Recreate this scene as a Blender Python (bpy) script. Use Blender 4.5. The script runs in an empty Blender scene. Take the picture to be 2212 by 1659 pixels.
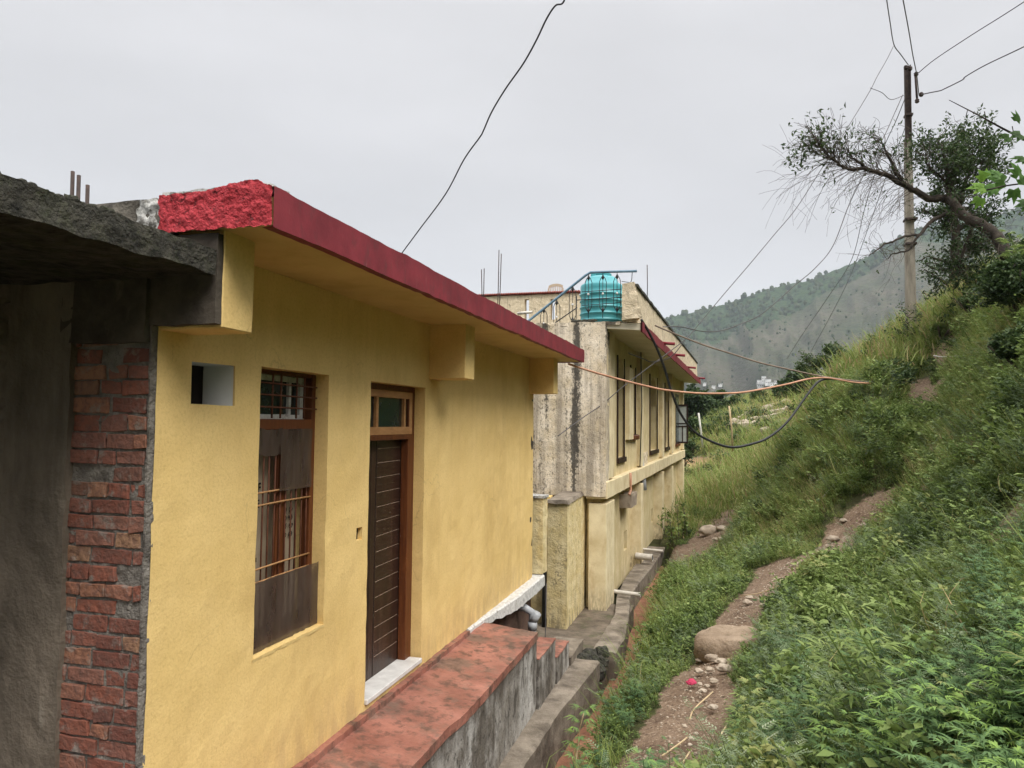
import bpy, bmesh, math, random
import numpy as np
from mathutils import Vector, noise as mnoise
from math import sin, cos, tan, atan, sqrt, pi, radians
random.seed(7); RNG = np.random.default_rng(11)
S = bpy.context.scene
COL = S.collection

# ------------------------------------------------------------------ camera
F0, CX, CY = 1600.0, 1106.0, 829.5          # focal length and centre for a 2212 x 1659 frame
YAW, PIT, ROL = atan(459 / F0), atan(82.5 / F0), 0.010
Fw = np.array([-sin(YAW) * cos(PIT), cos(YAW) * cos(PIT), sin(PIT)])
R0 = np.array([cos(YAW), sin(YAW), 0.0]); U0 = np.cross(R0, Fw)
Rt = cos(ROL) * R0 + sin(ROL) * U0; Up = -sin(ROL) * R0 + cos(ROL) * U0
cam = bpy.data.objects.new('camera', bpy.data.cameras.new('camera')); COL.objects.link(cam); S.camera = cam
from mathutils import Matrix
cam.matrix_world = Matrix([[Rt[i], Up[i], -Fw[i], 0] for i in range(3)] + [[0, 0, 0, 1]])
cam.data.sensor_width = 36; cam.data.lens = 36 * F0 / 2212; cam.data.clip_end = 8000; cam.data.clip_start = 0.05
S.render.resolution_x, S.render.resolution_y = 1024, 768

def ray(x, y): return Fw + Rt * (x - CX) / F0 + Up * (CY - y) / F0
def at(x, y, X=None, Y=None, Z=None, D=None):
    r = ray(x, y)
    t = X / r[0] if X is not None else Y / r[1] if Y is not None else Z / r[2] if Z is not None else D
    return r * t

# ------------------------------------------------------------------ world, sun, exposure
SUN_EL, SUN_AZ = radians(50), radians(128)     # azimuth of the sun from +Y towards +X
W = bpy.data.worlds.new('World'); S.world = W; W.use_nodes = True
nt = W.node_tree; nt.nodes.clear()
def wn(t): return nt.nodes.new(t)
out = wn('ShaderNodeOutputWorld'); bg = wn('ShaderNodeBackground'); nt.links.new(bg.outputs[0], out.inputs[0])
sky = wn('ShaderNodeTexSky'); sky.sky_type = 'NISHITA'; sky.sun_disc = False
sky.sun_elevation = SUN_EL; sky.sun_rotation = SUN_AZ
hs = wn('ShaderNodeHueSaturation'); hs.inputs['Saturation'].default_value = 0.25; nt.links.new(sky.outputs[0], hs.inputs['Color'])
tc = wn('ShaderNodeTexCoord'); sp = wn('ShaderNodeSeparateXYZ'); nt.links.new(tc.outputs['Generated'], sp.inputs[0])
rp = wn('ShaderNodeValToRGB'); nt.links.new(sp.outputs['Z'], rp.inputs[0])
e = rp.color_ramp.elements
e[0].position = 0.0; e[0].color = (0.275, 0.273, 0.280, 1); e[1].position = 1.0; e[1].color = (1.7, 1.7, 1.7, 1)
k = e.new(0.28); k.color = (0.266, 0.264, 0.272, 1)
k = e.new(0.50); k.color = (0.31, 0.307, 0.315, 1)
k = e.new(0.72); k.color = (0.95, 0.945, 0.94, 1)
mp = wn('ShaderNodeMapping'); mp.inputs['Scale'].default_value = (1, 1, 3.2); nt.links.new(tc.outputs['Generated'], mp.inputs[0])
nz = wn('ShaderNodeTexNoise'); nz.inputs['Scale'].default_value = 1.6; nz.inputs['Detail'].default_value = 6; nt.links.new(mp.outputs[0], nz.inputs[0])
mr = wn('ShaderNodeMapRange'); mr.inputs[1].default_value = .3; mr.inputs[2].default_value = .7; mr.inputs[3].default_value = 10.6; mr.inputs[4].default_value = 13.0
nt.links.new(nz.outputs[0], mr.inputs[0])
vm = wn('ShaderNodeVectorMath'); vm.operation = 'SCALE'; nt.links.new(rp.outputs[0], vm.inputs[0]); nt.links.new(mr.outputs[0], vm.inputs['Scale'])
mx = wn('ShaderNodeMix'); mx.data_type = 'RGBA'; mx.inputs[0].default_value = 0.93
nt.links.new(hs.outputs[0], mx.inputs[6]); nt.links.new(vm.outputs[0], mx.inputs[7]); nt.links.new(mx.outputs[2], bg.inputs[0])
bg.inputs[1].default_value = 0.10
sun = bpy.data.lights.new('sun', 'SUN'); sun.energy = 1.5; sun.angle = radians(28); sun.color = (1.0, 0.965, 0.91)
so = bpy.data.objects.new('sun', sun); COL.objects.link(so)
sd = Vector((sin(SUN_AZ) * cos(SUN_EL), cos(SUN_AZ) * cos(SUN_EL), sin(SUN_EL)))
so.rotation_euler = sd.to_track_quat('Z', 'Y').to_euler(); so.location = (5, -5, 30)
S.view_settings.view_transform = 'Standard'; S.view_settings.look = 'None'; S.view_settings.gamma = 1; S.view_settings.exposure = 1.06
S.cycles.volume_bounces = 1; S.cycles.max_bounces = 6; S.cycles.transparent_max_bounces = 12

# ------------------------------------------------------------------ helpers
def tag(o, label=None, cat=None, group=None, kind=None):
    if label: o['label'] = label
    if cat: o['category'] = cat
    if group: o['group'] = group
    if kind: o['kind'] = kind
    return o
def thing(name, label, cat, loc=(0, 0, 0), group=None):
    o = bpy.data.objects.new(name, None); COL.objects.link(o); o.location = [float(v) for v in loc]; o.empty_display_size = .1
    return tag(o, label, cat, group)
def origin_of(p):
    v = Vector((0, 0, 0))
    while p is not None: v += p.location; p = p.parent
    return v
class MB:
    def __init__(s): s.v = []; s.f = []; s.sm = False
    def add(s, vs, fs):
        b = len(s.v); s.v += [tuple(float(c) for c in v) for v in vs]; s.f += [tuple(b + i for i in f) for f in fs]; return s
    def box(s, x0, x1, y0, y1, z0, z1):
        return s.add([(x0, y0, z0), (x1, y0, z0), (x1, y1, z0), (x0, y1, z0), (x0, y0, z1), (x1, y0, z1), (x1, y1, z1), (x0, y1, z1)],
              [(0, 3, 2, 1), (4, 5, 6, 7), (0, 1, 5, 4), (1, 2, 6, 5), (2, 3, 7, 6), (3, 0, 4, 7)])
    def hexa(s, p):     # eight corners in box order
        return s.add(p, [(0, 3, 2, 1), (4, 5, 6, 7), (0, 1, 5, 4), (1, 2, 6, 5), (2, 3, 7, 6), (3, 0, 4, 7)])
    def quad(s, a, b, c, d): return s.add([a, b, c, d], [(0, 1, 2, 3)])
    def tube(s, pts, r, n=6, caps=True):
        pts = [Vector([float(c) for c in p]) for p in pts]; m = len(pts)
        rs = r if isinstance(r, (list, tuple)) else [r] * m
        b = len(s.v); prev = None
        for i, p in enumerate(pts):
            t = (pts[min(i + 1, m - 1)] - pts[max(i - 1, 0)])
            t = t.normalized() if t.length > 1e-9 else Vector((0, 0, 1))
            if prev is None:
                a = t.orthogonal().normalized()
            else:
                a = prev - t * prev.dot(t); a = a.normalized() if a.length > 1e-6 else t.orthogonal().normalized()
            prev = a; c = t.cross(a)
            for k in range(n):
                w = 2 * pi * k / n; s.v.append(tuple(p + (a * cos(w) + c * sin(w)) * rs[i]))
        for i in range(m - 1):
            for k in range(n):
                s.f.append((b + i * n + k, b + i * n + (k + 1) % n, b + (i + 1) * n + (k + 1) % n, b + (i + 1) * n + k))
        if caps:
            s.f.append(tuple(b + k for k in reversed(range(n)))); s.f.append(tuple(b + (m - 1) * n + k for k in range(n)))
        s.sm = True
        return s
    def loft(s, rings):     # rings of equal length, closed, capped
        b = len(s.v); n = len(rings[0])
        for r in rings: s.v += [tuple(float(c) for c in p) for p in r]
        for i in range(len(rings) - 1):
            for k in range(n): s.f.append((b + i * n + k, b + i * n + (k + 1) % n, b + (i + 1) * n + (k + 1) % n, b + (i + 1) * n + k))
        s.f.append(tuple(b + k for k in range(n))); s.f.append(tuple(b + (len(rings) - 1) * n + k for k in reversed(range(n))))
        return s
    def lathe(s, prof, c, n=24, ax=None):
        b = len(s.v)
        for r, z in prof:
            for k in range(n):
                w = 2 * pi * k / n; s.v.append((c[0] + r * cos(w), c[1] + r * sin(w), c[2] + z))
        for i in range(len(prof) - 1):
            for k in range(n):
                s.f.append((b + i * n + k, b + i * n + (k + 1) % n, b + (i + 1) * n + (k + 1) % n, b + (i + 1) * n + k))
        s.sm = True
        return s
    def build(s, name, mat, parent=None, bevel=0, smooth=None, rough=None):
        me = bpy.data.meshes.new(name)
        org = origin_of(parent)
        me.from_pydata(s.v, [], s.f)
        if bevel or rough:
            bm = bmesh.new(); bm.from_mesh(me)
            if bevel:
                bmesh.ops.bevel(bm, geom=bm.edges[:], offset=bevel, segments=1, affect='EDGES', clamp_overlap=True)
            if rough:       # (edge length, amplitude, noise scale)
                el, amp, sc = rough
                for _ in range(7):
                    es = [q for q in bm.edges if q.calc_length() > el * 1.5]
                    if not es: break
                    bmesh.ops.subdivide_edges(bm, edges=es, cuts=1, use_grid_fill=True)
                for v in bm.verts:
                    d = mnoise.noise_vector(v.co * sc) + 0.5 * mnoise.noise_vector(v.co * sc * 2.7)
                    v.co += d * amp
                bmesh.ops.triangulate(bm, faces=bm.faces[:])
            bmesh.ops.recalc_face_normals(bm, faces=bm.faces[:])
            bm.to_mesh(me); bm.free()
        me.transform(Matrix.Translation(-org))
        if (s.sm if smooth is None else smooth): me.polygons.foreach_set('use_smooth', [True] * len(me.polygons))
        me.materials.append(mat)
        o = bpy.data.objects.new(name, me); COL.objects.link(o); o.parent = parent
        return o

# ------------------------------------------------------------------ materials
def newmat(name):
    m = bpy.data.materials.new(name); m.use_nodes = True; return m, m.node_tree, m.node_tree.nodes['Principled BSDF']
def _noise(t, src, scale, detail=6, stretch=(1, 1, 1), rough=.6, dist=0.0):
    mp = t.nodes.new('ShaderNodeMapping'); mp.inputs['Scale'].default_value = stretch; t.links.new(src, mp.inputs[0])
    n = t.nodes.new('ShaderNodeTexNoise'); n.inputs['Scale'].default_value = scale; n.inputs['Detail'].default_value = detail
    n.inputs['Roughness'].default_value = rough; n.inputs['Distortion'].default_value = dist
    t.links.new(mp.outputs[0], n.inputs[0]); return n.outputs[0]
def _ramp(t, fac, stops):
    r = t.nodes.new('ShaderNodeValToRGB'); t.links.new(fac, r.inputs[0]); el = r.color_ramp.elements
    while len(el) < len(stops): el.new(.5)
    for q, (p, c) in zip(el, sorted(stops, key=lambda a: a[0])):
        q.position = p; q.color = (*c, 1) if len(c) == 3 else c
    return r.outputs[0]
def _math(t, op, a, b=None, clamp=False):
    n = t.nodes.new('ShaderNodeMath'); n.operation = op; n.use_clamp = clamp
    for i, q in enumerate((a, b)):
        if q is None: continue
        if isinstance(q, (int, float)): n.inputs[i].default_value = q
        else: t.links.new(q, n.inputs[i])
    return n.outputs[0]
def _map(t, v, a, b, c=0., d=1.):
    n = t.nodes.new('ShaderNodeMapRange'); t.links.new(v, n.inputs[0])
    for i, q in enumerate((a, b, c, d)): n.inputs[i + 1].default_value = q
    return n.outputs[0]
def _mix(t, fac, a, b):
    n = t.nodes.new('ShaderNodeMix'); n.data_type = 'RGBA'
    if isinstance(fac, (int, float)): n.inputs[0].default_value = fac
    else: t.links.new(fac, n.inputs[0])
    for i, q in ((6, a), (7, b)):
        if isinstance(q, tuple): n.inputs[i].default_value = (*q, 1)
        else: t.links.new(q, n.inputs[i])
    return n.outputs[2]
def mat(name, c1, c2, scale=3, detail=8, bump=(.3, 60, .01), rough=.85, stretch=(1, 1, 1), layers=(), lo=.35, hi=.65, spec=.3):
    """c1..c2 mottled by noise; layers = (colour, scale, stretch, lo, hi, zrange or None, strength)"""
    m, t, b = newmat(name)
    g = t.nodes.new('ShaderNodeNewGeometry'); P = g.outputs['Position']
    col = _ramp(t, _noise(t, P, scale, detail, stretch), [(lo, c1), (hi, c2)])
    for L in layers:
        c, sc, st, a, z, zr, k = L
        f = _map(t, _noise(t, P, sc, 9, st, .68), a, z)
        if zr:
            s = t.nodes.new('ShaderNodeSeparateXYZ'); t.links.new(P, s.inputs[0])
            f = _math(t, 'MULTIPLY', f, _map(t, s.outputs[2], zr[0], zr[1]))
        col = _mix(t, _math(t, 'MULTIPLY', f, k), col, c)
    t.links.new(col, b.inputs['Base Color'])
    b.inputs['Roughness'].default_value = rough; b.inputs['Specular IOR Level'].default_value = spec
    if bump:
        h = _math(t, 'ADD', _noise(t, P, bump[1], 5), _math(t, 'MULTIPLY', _noise(t, P, bump[1] * .13, 4), 2.0))
        n = t.nodes.new('ShaderNodeBump'); n.inputs['Strength'].default_value = bump[0]; n.inputs['Distance'].default_value = bump[2]
        t.links.new(h, n.inputs['Height']); t.links.new(n.outputs[0], b.inputs['Normal'])
    return m
MT = {}
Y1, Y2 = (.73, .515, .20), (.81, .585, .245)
MT['yellow'] = mat('yellow_paint', Y1, Y2, 2.0, 10, (.35, 75, .006), .8, layers=[
    ((.50, .33, .11), 55, (1, 1, 1), .48, .72, None, .45),
    ((.36, .24, .13), 7, (1, 1, .35), .36, .58, (-1.75, -2.25), .65), ((.55, .36, .14), 5, (1.6, 1.6, .12), .52, .70, None, .22),
    ((.45, .29, .10), 1.3, (1, 1, .6), .52, .7, None, .4)])
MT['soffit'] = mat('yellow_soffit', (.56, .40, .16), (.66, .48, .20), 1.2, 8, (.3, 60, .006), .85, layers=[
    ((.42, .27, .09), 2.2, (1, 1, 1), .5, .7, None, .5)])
MT['redpaint'] = mat('red_paint', (.15, .014, .022), (.225, .024, .035), 5, 9, (.3, 90, .004), .6, layers=[
    ((.09, .03, .03), 12, (1, 1, .5), .52, .66, None, .55), ((.30, .12, .11), 30, (1, 1, .2), .62, .72, None, .5)])
MT['redrough'] = mat('bright_red_rough_paint', (.40, .026, .036), (.52, .048, .062), 14, 9, (1., 42, .03), .65, layers=[
    ((.05, .012, .012), 26, (1, 1, 1), .58, .66, None, .8)])
MT['greycon'] = mat('grey_concrete', (.10, .088, .072), (.19, .17, .14), 9, 10, (.8, 50, .015), .9, layers=[
    ((.035, .03, .024), 5, (1, 1, 1), .52, .62, None, .7)])
MT['whitewash'] = mat('whitewash_flakes', (.30, .29, .27), (.62, .61, .58), 30, 10, (.7, 60, .012), .9, layers=[
    ((.10, .09, .075), 22, (1, 1, 1), .5, .6, None, .8)])
MT['darkslab'] = mat('mossy_dark_concrete', (.022, .021, .017), (.075, .07, .055), 14, 10, (1., 40, .03), .95, layers=[
    ((.05, .06, .022), 6, (1, 1, 1), .5, .65, None, .5), ((.25, .24, .22), 60, (1, 1, 1), .66, .72, None, .5)])
MT['darkplaster'] = mat('dark_old_plaster', (.045, .036, .028), (.12, .10, .078), 3.5, 10, (.6, 40, .01), .95, layers=[
    ((.03, .022, .018), 1.4, (1, 1, 1), .48, .62, None, .7), ((.22, .18, .14), 5, (1, 1, .5), .6, .75, None, .5)])
MT['column'] = mat('grey_concrete_column', (.095, .077, .058), (.205, .168, .13), 3.2, 10, (.7, 45, .012), .9, stretch=(1, 1, .45), layers=[
    ((.06, .05, .038), 2.6, (1.6, 1.6, .3), .5, .66, None, .7), ((.33, .30, .25), 4, (2, 2, .4), .6, .75, None, .5)])
MT['mortar'] = mat('mortar', (.13, .115, .10), (.27, .245, .215), 12, 10, (1., 55, .02), .95)
MT['oxide'] = mat('red_oxide_floor', (.22, .085, .060), (.37, .158, .115), 2.8, 10, (.55, 38, .010), .55, layers=[
    ((.15, .10, .075), 2.1, (1, 1, 1), .50, .60, None, .8), ((.08, .048, .036), 9, (1, 1, 1), .50, .62, None, .75), ((.06, .045, .035), 1.1, (1, 1, 1), .57, .62, None, .7),
    ((.42, .26, .2), 1.7, (1, 1, 1), .6, .72, None, .45)], spec=.4)
MT['stainwhite'] = mat('stained_whitewash', (.20, .175, .145), (.50, .475, .44), 1.9, 10, (.6, 50, .012), .9, stretch=(1, 1, .7), layers=[
    ((.085, .068, .05), 1.5, (1.2, 1.2, .7), .47, .60, None, .85), ((.05, .04, .03), 5, (1.4, 1.4, .5), .50, .62, None, .75), ((.03, .026, .02), 22, (1, 1, .7), .55, .64, None, .8), ((.06, .045, .034), 4, (1, 1, 1), .30, .55, (-2.50, -2.33), .8)])
MT['wetcon'] = mat('weathered_ledge_concrete', (.13, .105, .078), (.27, .225, .175), 4, 10, (.6, 50, .012), .8, layers=[
    ((.06, .045, .034), 2.2, (1, 1, 1), .5, .63, None, .7), ((.40, .35, .28), 34, (1, 1, 1), .63, .70, None, .6)])
MT['mudfloor'] = mat('muddy_floor', (.085, .066, .048), (.17, .135, .10), 5, 10, (.7, 50, .015), .8, layers=[
    ((.05, .06, .02), 3, (1, 1, 1), .52, .65, None, .6)])
MT['draindirt'] = mat('red_drain_silt', (.22, .095, .055), (.36, .17, .10), 3, 10, (.6, 40, .015), .85, layers=[
    ((.12, .06, .04), 8, (1, 1, 1), .55, .66, None, .7)])
MT['marble'] = mat('marble_sill', (.50, .48, .455), (.66, .645, .62), 8, 8, (.08, 80, .002), .35)
MT['cream'] = mat('cream_paint', (.56, .45, .235), (.70, .585, .35), 2.6, 10, (.4, 60, .008), .85, layers=[
    ((.46, .33, .15), 9, (1, 1, .4), .48, .68, None, .5), ((.20, .17, .12), 12, (2, 2, .3), .58, .72, (-2.2, -3.3), .9),
    ((.5, .38, .28), 1.4, (1, 1, .8), .5, .7, None, .4)])
MT['palesoffit'] = mat('pale_soffit', (.52, .46, .32), (.62, .56, .42), 1.5, 8, (.3, 60, .006), .9, layers=[((.30, .26, .18), 5, (1, 1, 1), .58, .7, None, .5)])
MT['brownwall'] = mat('brown_foundation_wall', (.075, .042, .030), (.13, .078, .058), 3, 9, (.5, 50, .01), .9)
MT['creampil'] = mat('cream_pilaster', (.60, .49, .29), (.76, .655, .43), 3, 10, (.3, 60, .006), .85, layers=[
    ((.42, .28, .13), 7, (1, 1, .4), .52, .7, None, .5), ((.14, .11, .08), 9, (2, 2, .6), .40, .62, (-2.8, -3.3), .85)])
MT['stained'] = mat('mildew_stained_wall', (.62, .52, .38), (.80, .70, .56), 4, 10, (.7, 50, .012), .92, layers=[
    ((.52, .40, .22), 2.2, (1, 1, 1), .45, .65, None, .6),
    ((.30, .25, .19), 2.2, (2.1, .4, .13), .47, .60, None, .8),
    ((.14, .12, .095), 34, (1, 1, .7), .56, .62, None, .7), ((.70, .64, .54), 40, (1, 1, 1), .6, .66, None, .5)])
def cracks(key, col, k=.6):
    m = MT[key]; t = m.node_tree; b = t.nodes['Principled BSDF']; g = t.nodes.new('ShaderNodeNewGeometry'); P = g.outputs['Position']
    src = b.inputs['Base Color'].links[0].from_socket
    nv = t.nodes.new('ShaderNodeTexNoise'); nv.inputs['Scale'].default_value = 2.5; nv.inputs['Detail'].default_value = 8; t.links.new(P, nv.inputs[0])
    ad = t.nodes.new('ShaderNodeVectorMath'); ad.operation = 'MULTIPLY_ADD'; t.links.new(nv.outputs[1], ad.inputs[0]); ad.inputs[1].default_value = (.5, .5, .5); t.links.new(P, ad.inputs[2])
    v = t.nodes.new('ShaderNodeTexVoronoi'); v.feature = 'DISTANCE_TO_EDGE'; v.inputs['Scale'].default_value = .8; t.links.new(ad.outputs[0], v.inputs['Vector'])
    f = _math(t, 'MULTIPLY', _map(t, v.outputs['Distance'], .0, .0035, 1, 0), _map(t, _noise(t, P, 1.3, 3), .50, .60))
    pits = _math(t, 'MULTIPLY', _map(t, _noise(t, P, 40, 2), .73, .76), .8)
    t.links.new(_mix(t, _math(t, 'MULTIPLY', _math(t, 'MAXIMUM', f, pits), k), src, col), b.inputs['Base Color'])
def stripes():
    m = MT['stained']; t = m.node_tree; b = t.nodes['Principled BSDF']; g = t.nodes.new('ShaderNodeNewGeometry'); P = g.outputs['Position']
    src = b.inputs['Base Color'].links[0].from_socket
    w = _noise(t, P, 2.6, 5, (2.0, .4, .10), rough=.5); f = _math(t, 'ADD', w, _math(t, 'MULTIPLY', _noise(t, P, 26, 9, (1, 1, .8), rough=.75), .55))
    t.links.new(_mix(t, _math(t, 'MULTIPLY', _map(t, f, .835, .90), .88), src, (.035, .032, .028)), b.inputs['Base Color'])
stripes()
MT['parapet'] = mat('rough_cream_render', (.56, .46, .31), (.72, .61, .44), 12, 10, (.9, 45, .02), .92, layers=[((.16, .13, .10), 7, (2, 1, .10), .60, .68, None, .7), 
    ((.10, .085, .065), 9, (1, 1, .5), .56, .68, None, .7)])
MT['gate'] = mat('yellow_cracked_render', (.60, .47, .22), (.74, .62, .36), 5, 10, (.8, 45, .015), .92, layers=[
    ((.18, .14, .09), 14, (1, 1, 1), .56, .66, None, .6), ((.13, .11, .085), 5, (2, 2, .5), .42, .62, (-2.5, -3.3), .8)])
cracks('yellow', (.26, .17, .07), .4); cracks('gate', (.10, .075, .05), .9)
MT['wood'] = mat('brown_door_frame_wood', (.085, .024, .008), (.145, .045, .013), 6, 8, (.2, 60, .003), .5, stretch=(6, 6, .6))
MT['woodlight'] = mat('raw_light_wood', (.34, .165, .065), (.50, .27, .115), 4, 8, (.2, 60, .003), .6, stretch=(7, 1, 4), layers=[
    ((.14, .06, .025), 6, (1, 1, 2), .58, .68, None, .7)])
MT['wooddark'] = mat('dark_brown_leaf', (.020, .009, .006), (.045, .020, .013), 3, 8, (.2, 60, .003), .38, stretch=(3, 3, .5), layers=[
    ((.11, .07, .05), 2.5, (5, 5, .35), .58, .75, None, .5)], spec=.5)
MT['groove'] = mat('pale_groove_scratch', (.24, .17, .12), (.40, .30, .23), 20, 4, None, .8)
MT['seam'] = mat('dark_seam', (.012, .008, .006), (.02, .013, .01), 20, 4, None, .8)
MT['rustbar'] = mat('rusty_bar', (.085, .028, .014), (.15, .055, .028), 20, 5, (.3, 120, .002), .7)
MT['ochrebar'] = mat('ochre_painted_bar', (.33, .17, .07), (.45, .25, .11), 20, 5, None, .6)
MT['board'] = mat('stained_cardboard', (.30, .23, .155), (.40, .32, .225), 3, 8, (.2, 50, .003), .9, layers=[((.14, .10, .07), 3, (3, 3, 1), .52, .7, None, .6)])
MT['ink'] = mat('black_ink', (.010, .009, .008), (.02, .018, .016), 20, 4, None, .9)
MT['whiteframe'] = mat('white_chipped_paint', (.45, .44, .42), (.66, .65, .62), 24, 8, (.4, 70, .004), .7, layers=[((.15, .10, .07), 18, (1, 1, 1), .58, .66, None, .7)])
MT['roomwhite'] = mat('white_room_plaster', (.66, .66, .65), (.76, .76, .75), 3, 8, (.2, 60, .003), .85)
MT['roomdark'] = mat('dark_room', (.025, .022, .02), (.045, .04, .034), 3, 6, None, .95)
MT['blackpaint'] = mat('dark_window_paint', (.022, .011, .009), (.045, .022, .016), 12, 6, None, .5)
MT['steel'] = mat('dark_wrought_iron', (.012, .014, .015), (.03, .03, .03), 20, 5, None, .6)
MT['bluepipe'] = mat('blue_grey_handrail_paint', (.095, .17, .23), (.15, .24, .31), 18, 6, (.2, 80, .002), .45)
MT['teal'] = mat('teal_tank_plastic', (.045, .27, .30), (.075, .35, .38), 4, 6, (.1, 60, .002), .42, spec=.5, layers=[((.10, .26, .25), 5, (1, 1, .4), .56, .75, None, .4)])
MT['concpole'] = mat('pole_concrete', (.20, .175, .14), (.33, .295, .245), 3, 9, (.5, 50, .01), .9, stretch=(3, 3, .5), layers=[((.10, .085, .07), 3, (4, 4, .5), .55, .7, None, .6)])
MT['rustdark'] = mat('dark_rusty_steel', (.030, .022, .020), (.07, .045, .036), 12, 6, (.3, 80, .003), .75)
MT['cableblack'] = mat('black_cable', (.010, .011, .012), (.03, .03, .03), 6, 4, None, .5)
MT['cablegrey'] = mat('grey_wire', (.06, .055, .055), (.11, .10, .10), 6, 4, None, .6)
MT['cableorange'] = mat('copper_brown_pipe', (.40, .20, .12), (.52, .28, .18), 6, 4, None, .5)
MT['cablebrown'] = mat('grey_brown_cable', (.16, .115, .085), (.24, .18, .14), 6, 4, None, .6)
MT['pvc'] = mat('grey_pvc', (.30, .31, .33), (.40, .41, .42), 12, 6, (.1, 60, .002), .4)
MT['pvcwhite'] = mat('dirty_white_pvc', (.46, .42, .36), (.60, .56, .50), 12, 6, (.1, 60, .002), .5)
MT['tile'] = mat('red_brown_coping', (.19, .05, .04), (.30, .09, .07), 20, 6, (.5, 60, .008), .8)
MT['chair'] = mat('beige_plastic', (.45, .36, .26), (.52, .42, .31), 5, 4, None, .5)
MT['stone'] = mat('river_stone', (.22, .17, .125), (.40, .33, .25), 5, 9, (.5, 40, .01), .9)
MT['stonepale'] = mat('pale_stone', (.27, .215, .16), (.44, .37, .29), 9, 9, (.5, 40, .006), .9)
MT['boulder'] = mat('brown_boulder', (.20, .145, .098), (.34, .26, .185), 3, 10, (.8, 28, .02), .95, layers=[((.12, .09, .055), 7, (1, 1, 1), .55, .68, None, .6)])
MT['bark'] = mat('dark_bark', (.022, .017, .013), (.055, .042, .031), 8, 8, (.9, 40, .015), .95, stretch=(1, 1, .5))
MT['twig'] = mat('grey_twig', (.055, .043, .033), (.105, .085, .066), 10, 4, None, .9)
MT['bamboo'] = mat('pale_stick', (.46, .44, .38), (.60, .58, .52), 8, 4, None, .7)
MT['straw'] = mat('dry_straw', (.40, .29, .16), (.52, .40, .24), 8, 4, None, .8)
MT['white'] = mat('whitewashed_far_wall', (.62, .61, .59), (.75, .74, .72), .3, 5, None, .8)
MT['redcloth'] = mat('crimson_scrap', (.32, .02, .06), (.42, .04, .09), 20, 4, None, .8)
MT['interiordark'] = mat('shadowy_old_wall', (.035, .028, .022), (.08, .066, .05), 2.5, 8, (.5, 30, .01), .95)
def glass(name, col, rough=.08):
    m, t, b = newmat(name); b.inputs['Base Color'].default_value = (*col, 1); b.inputs['Roughness'].default_value = rough
    b.inputs['Specular IOR Level'].default_value = .7
    g = t.nodes.new('ShaderNodeNewGeometry')
    n = _noise(t, g.outputs['Position'], 6, 6); t.links.new(_map(t, n, .4, .7, rough, rough + .3), b.inputs['Roughness'])
    return m
MT['glassdark'] = glass('dark_glass', (.012, .024, .024))
MT['glassgrey'] = glass('grey_glass', (.035, .045, .045), .15)
def sheetmat():
    m, t, b = newmat('smoky_plastic_sheet')
    g = t.nodes.new('ShaderNodeNewGeometry')
    c = _ramp(t, _noise(t, g.outputs['Position'], 5, 7, (2, 2, .6)), [(.3, (.045, .027, .020)), (.7, (.10, .07, .056))]); t.links.new(c, b.inputs['Base Color'])
    b.inputs['Roughness'].default_value = .45; b.inputs['Alpha'].default_value = .76
    return m
MT['sheet'] = sheetmat()

def leafmat(name, stops, transl=.35, rough=.55):
    m, t, b = newmat(name)
    a = t.nodes.new('ShaderNodeAttribute'); a.attribute_name = 'tint'
    col = _ramp(t, a.outputs['Fac'], stops)
    t.links.new(col, b.inputs['Base Color']); b.inputs['Roughness'].default_value = rough; b.inputs['Specular IOR Level'].default_value = .25
    tr = t.nodes.new('ShaderNodeBsdfTranslucent'); t.links.new(col, tr.inputs[0])
    ms = t.nodes.new('ShaderNodeMixShader'); ms.inputs[0].default_value = transl
    t.links.new(b.outputs[0], ms.inputs[1]); t.links.new(tr.outputs[0], ms.inputs[2])
    t.links.new(ms.outputs[0], t.nodes['Material Output'].inputs[0])
    return m
MT['leafherb'] = leafmat('herb_leaf', [(0, (.05, .08, .022)), (.3, (.115, .17, .042)), (.6, (.19, .255, .07)), (.85, (.25, .31, .10)), (1, (.28, .29, .10))])
MT['leafgrey'] = leafmat('grey_green_leaf', [(0, (.075, .11, .05)), (.5, (.15, .205, .10)), (.85, (.23, .28, .155)), (1, (.33, .36, .23))])
MT['leafgrass'] = leafmat('grass_blade', [(0, (.07, .10, .022)), (.4, (.165, .22, .048)), (.75, (.27, .325, .085)), (.9, (.40, .36, .15)), (1, (.42, .31, .16))])
MT['leafhemp'] = leafmat('serrated_leaf', [(0, (.045, .085, .036)), (.45, (.085, .155, .062)), (.8, (.135, .22, .08)), (1, (.24, .36, .08))])
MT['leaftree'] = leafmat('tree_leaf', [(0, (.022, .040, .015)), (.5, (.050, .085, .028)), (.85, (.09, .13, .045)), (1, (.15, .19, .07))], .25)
MT['leafbright'] = leafmat('bright_lobed_leaf', [(0, (.04, .085, .02)), (.5, (.10, .21, .04)), (1, (.25, .42, .05))], .45)

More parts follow.
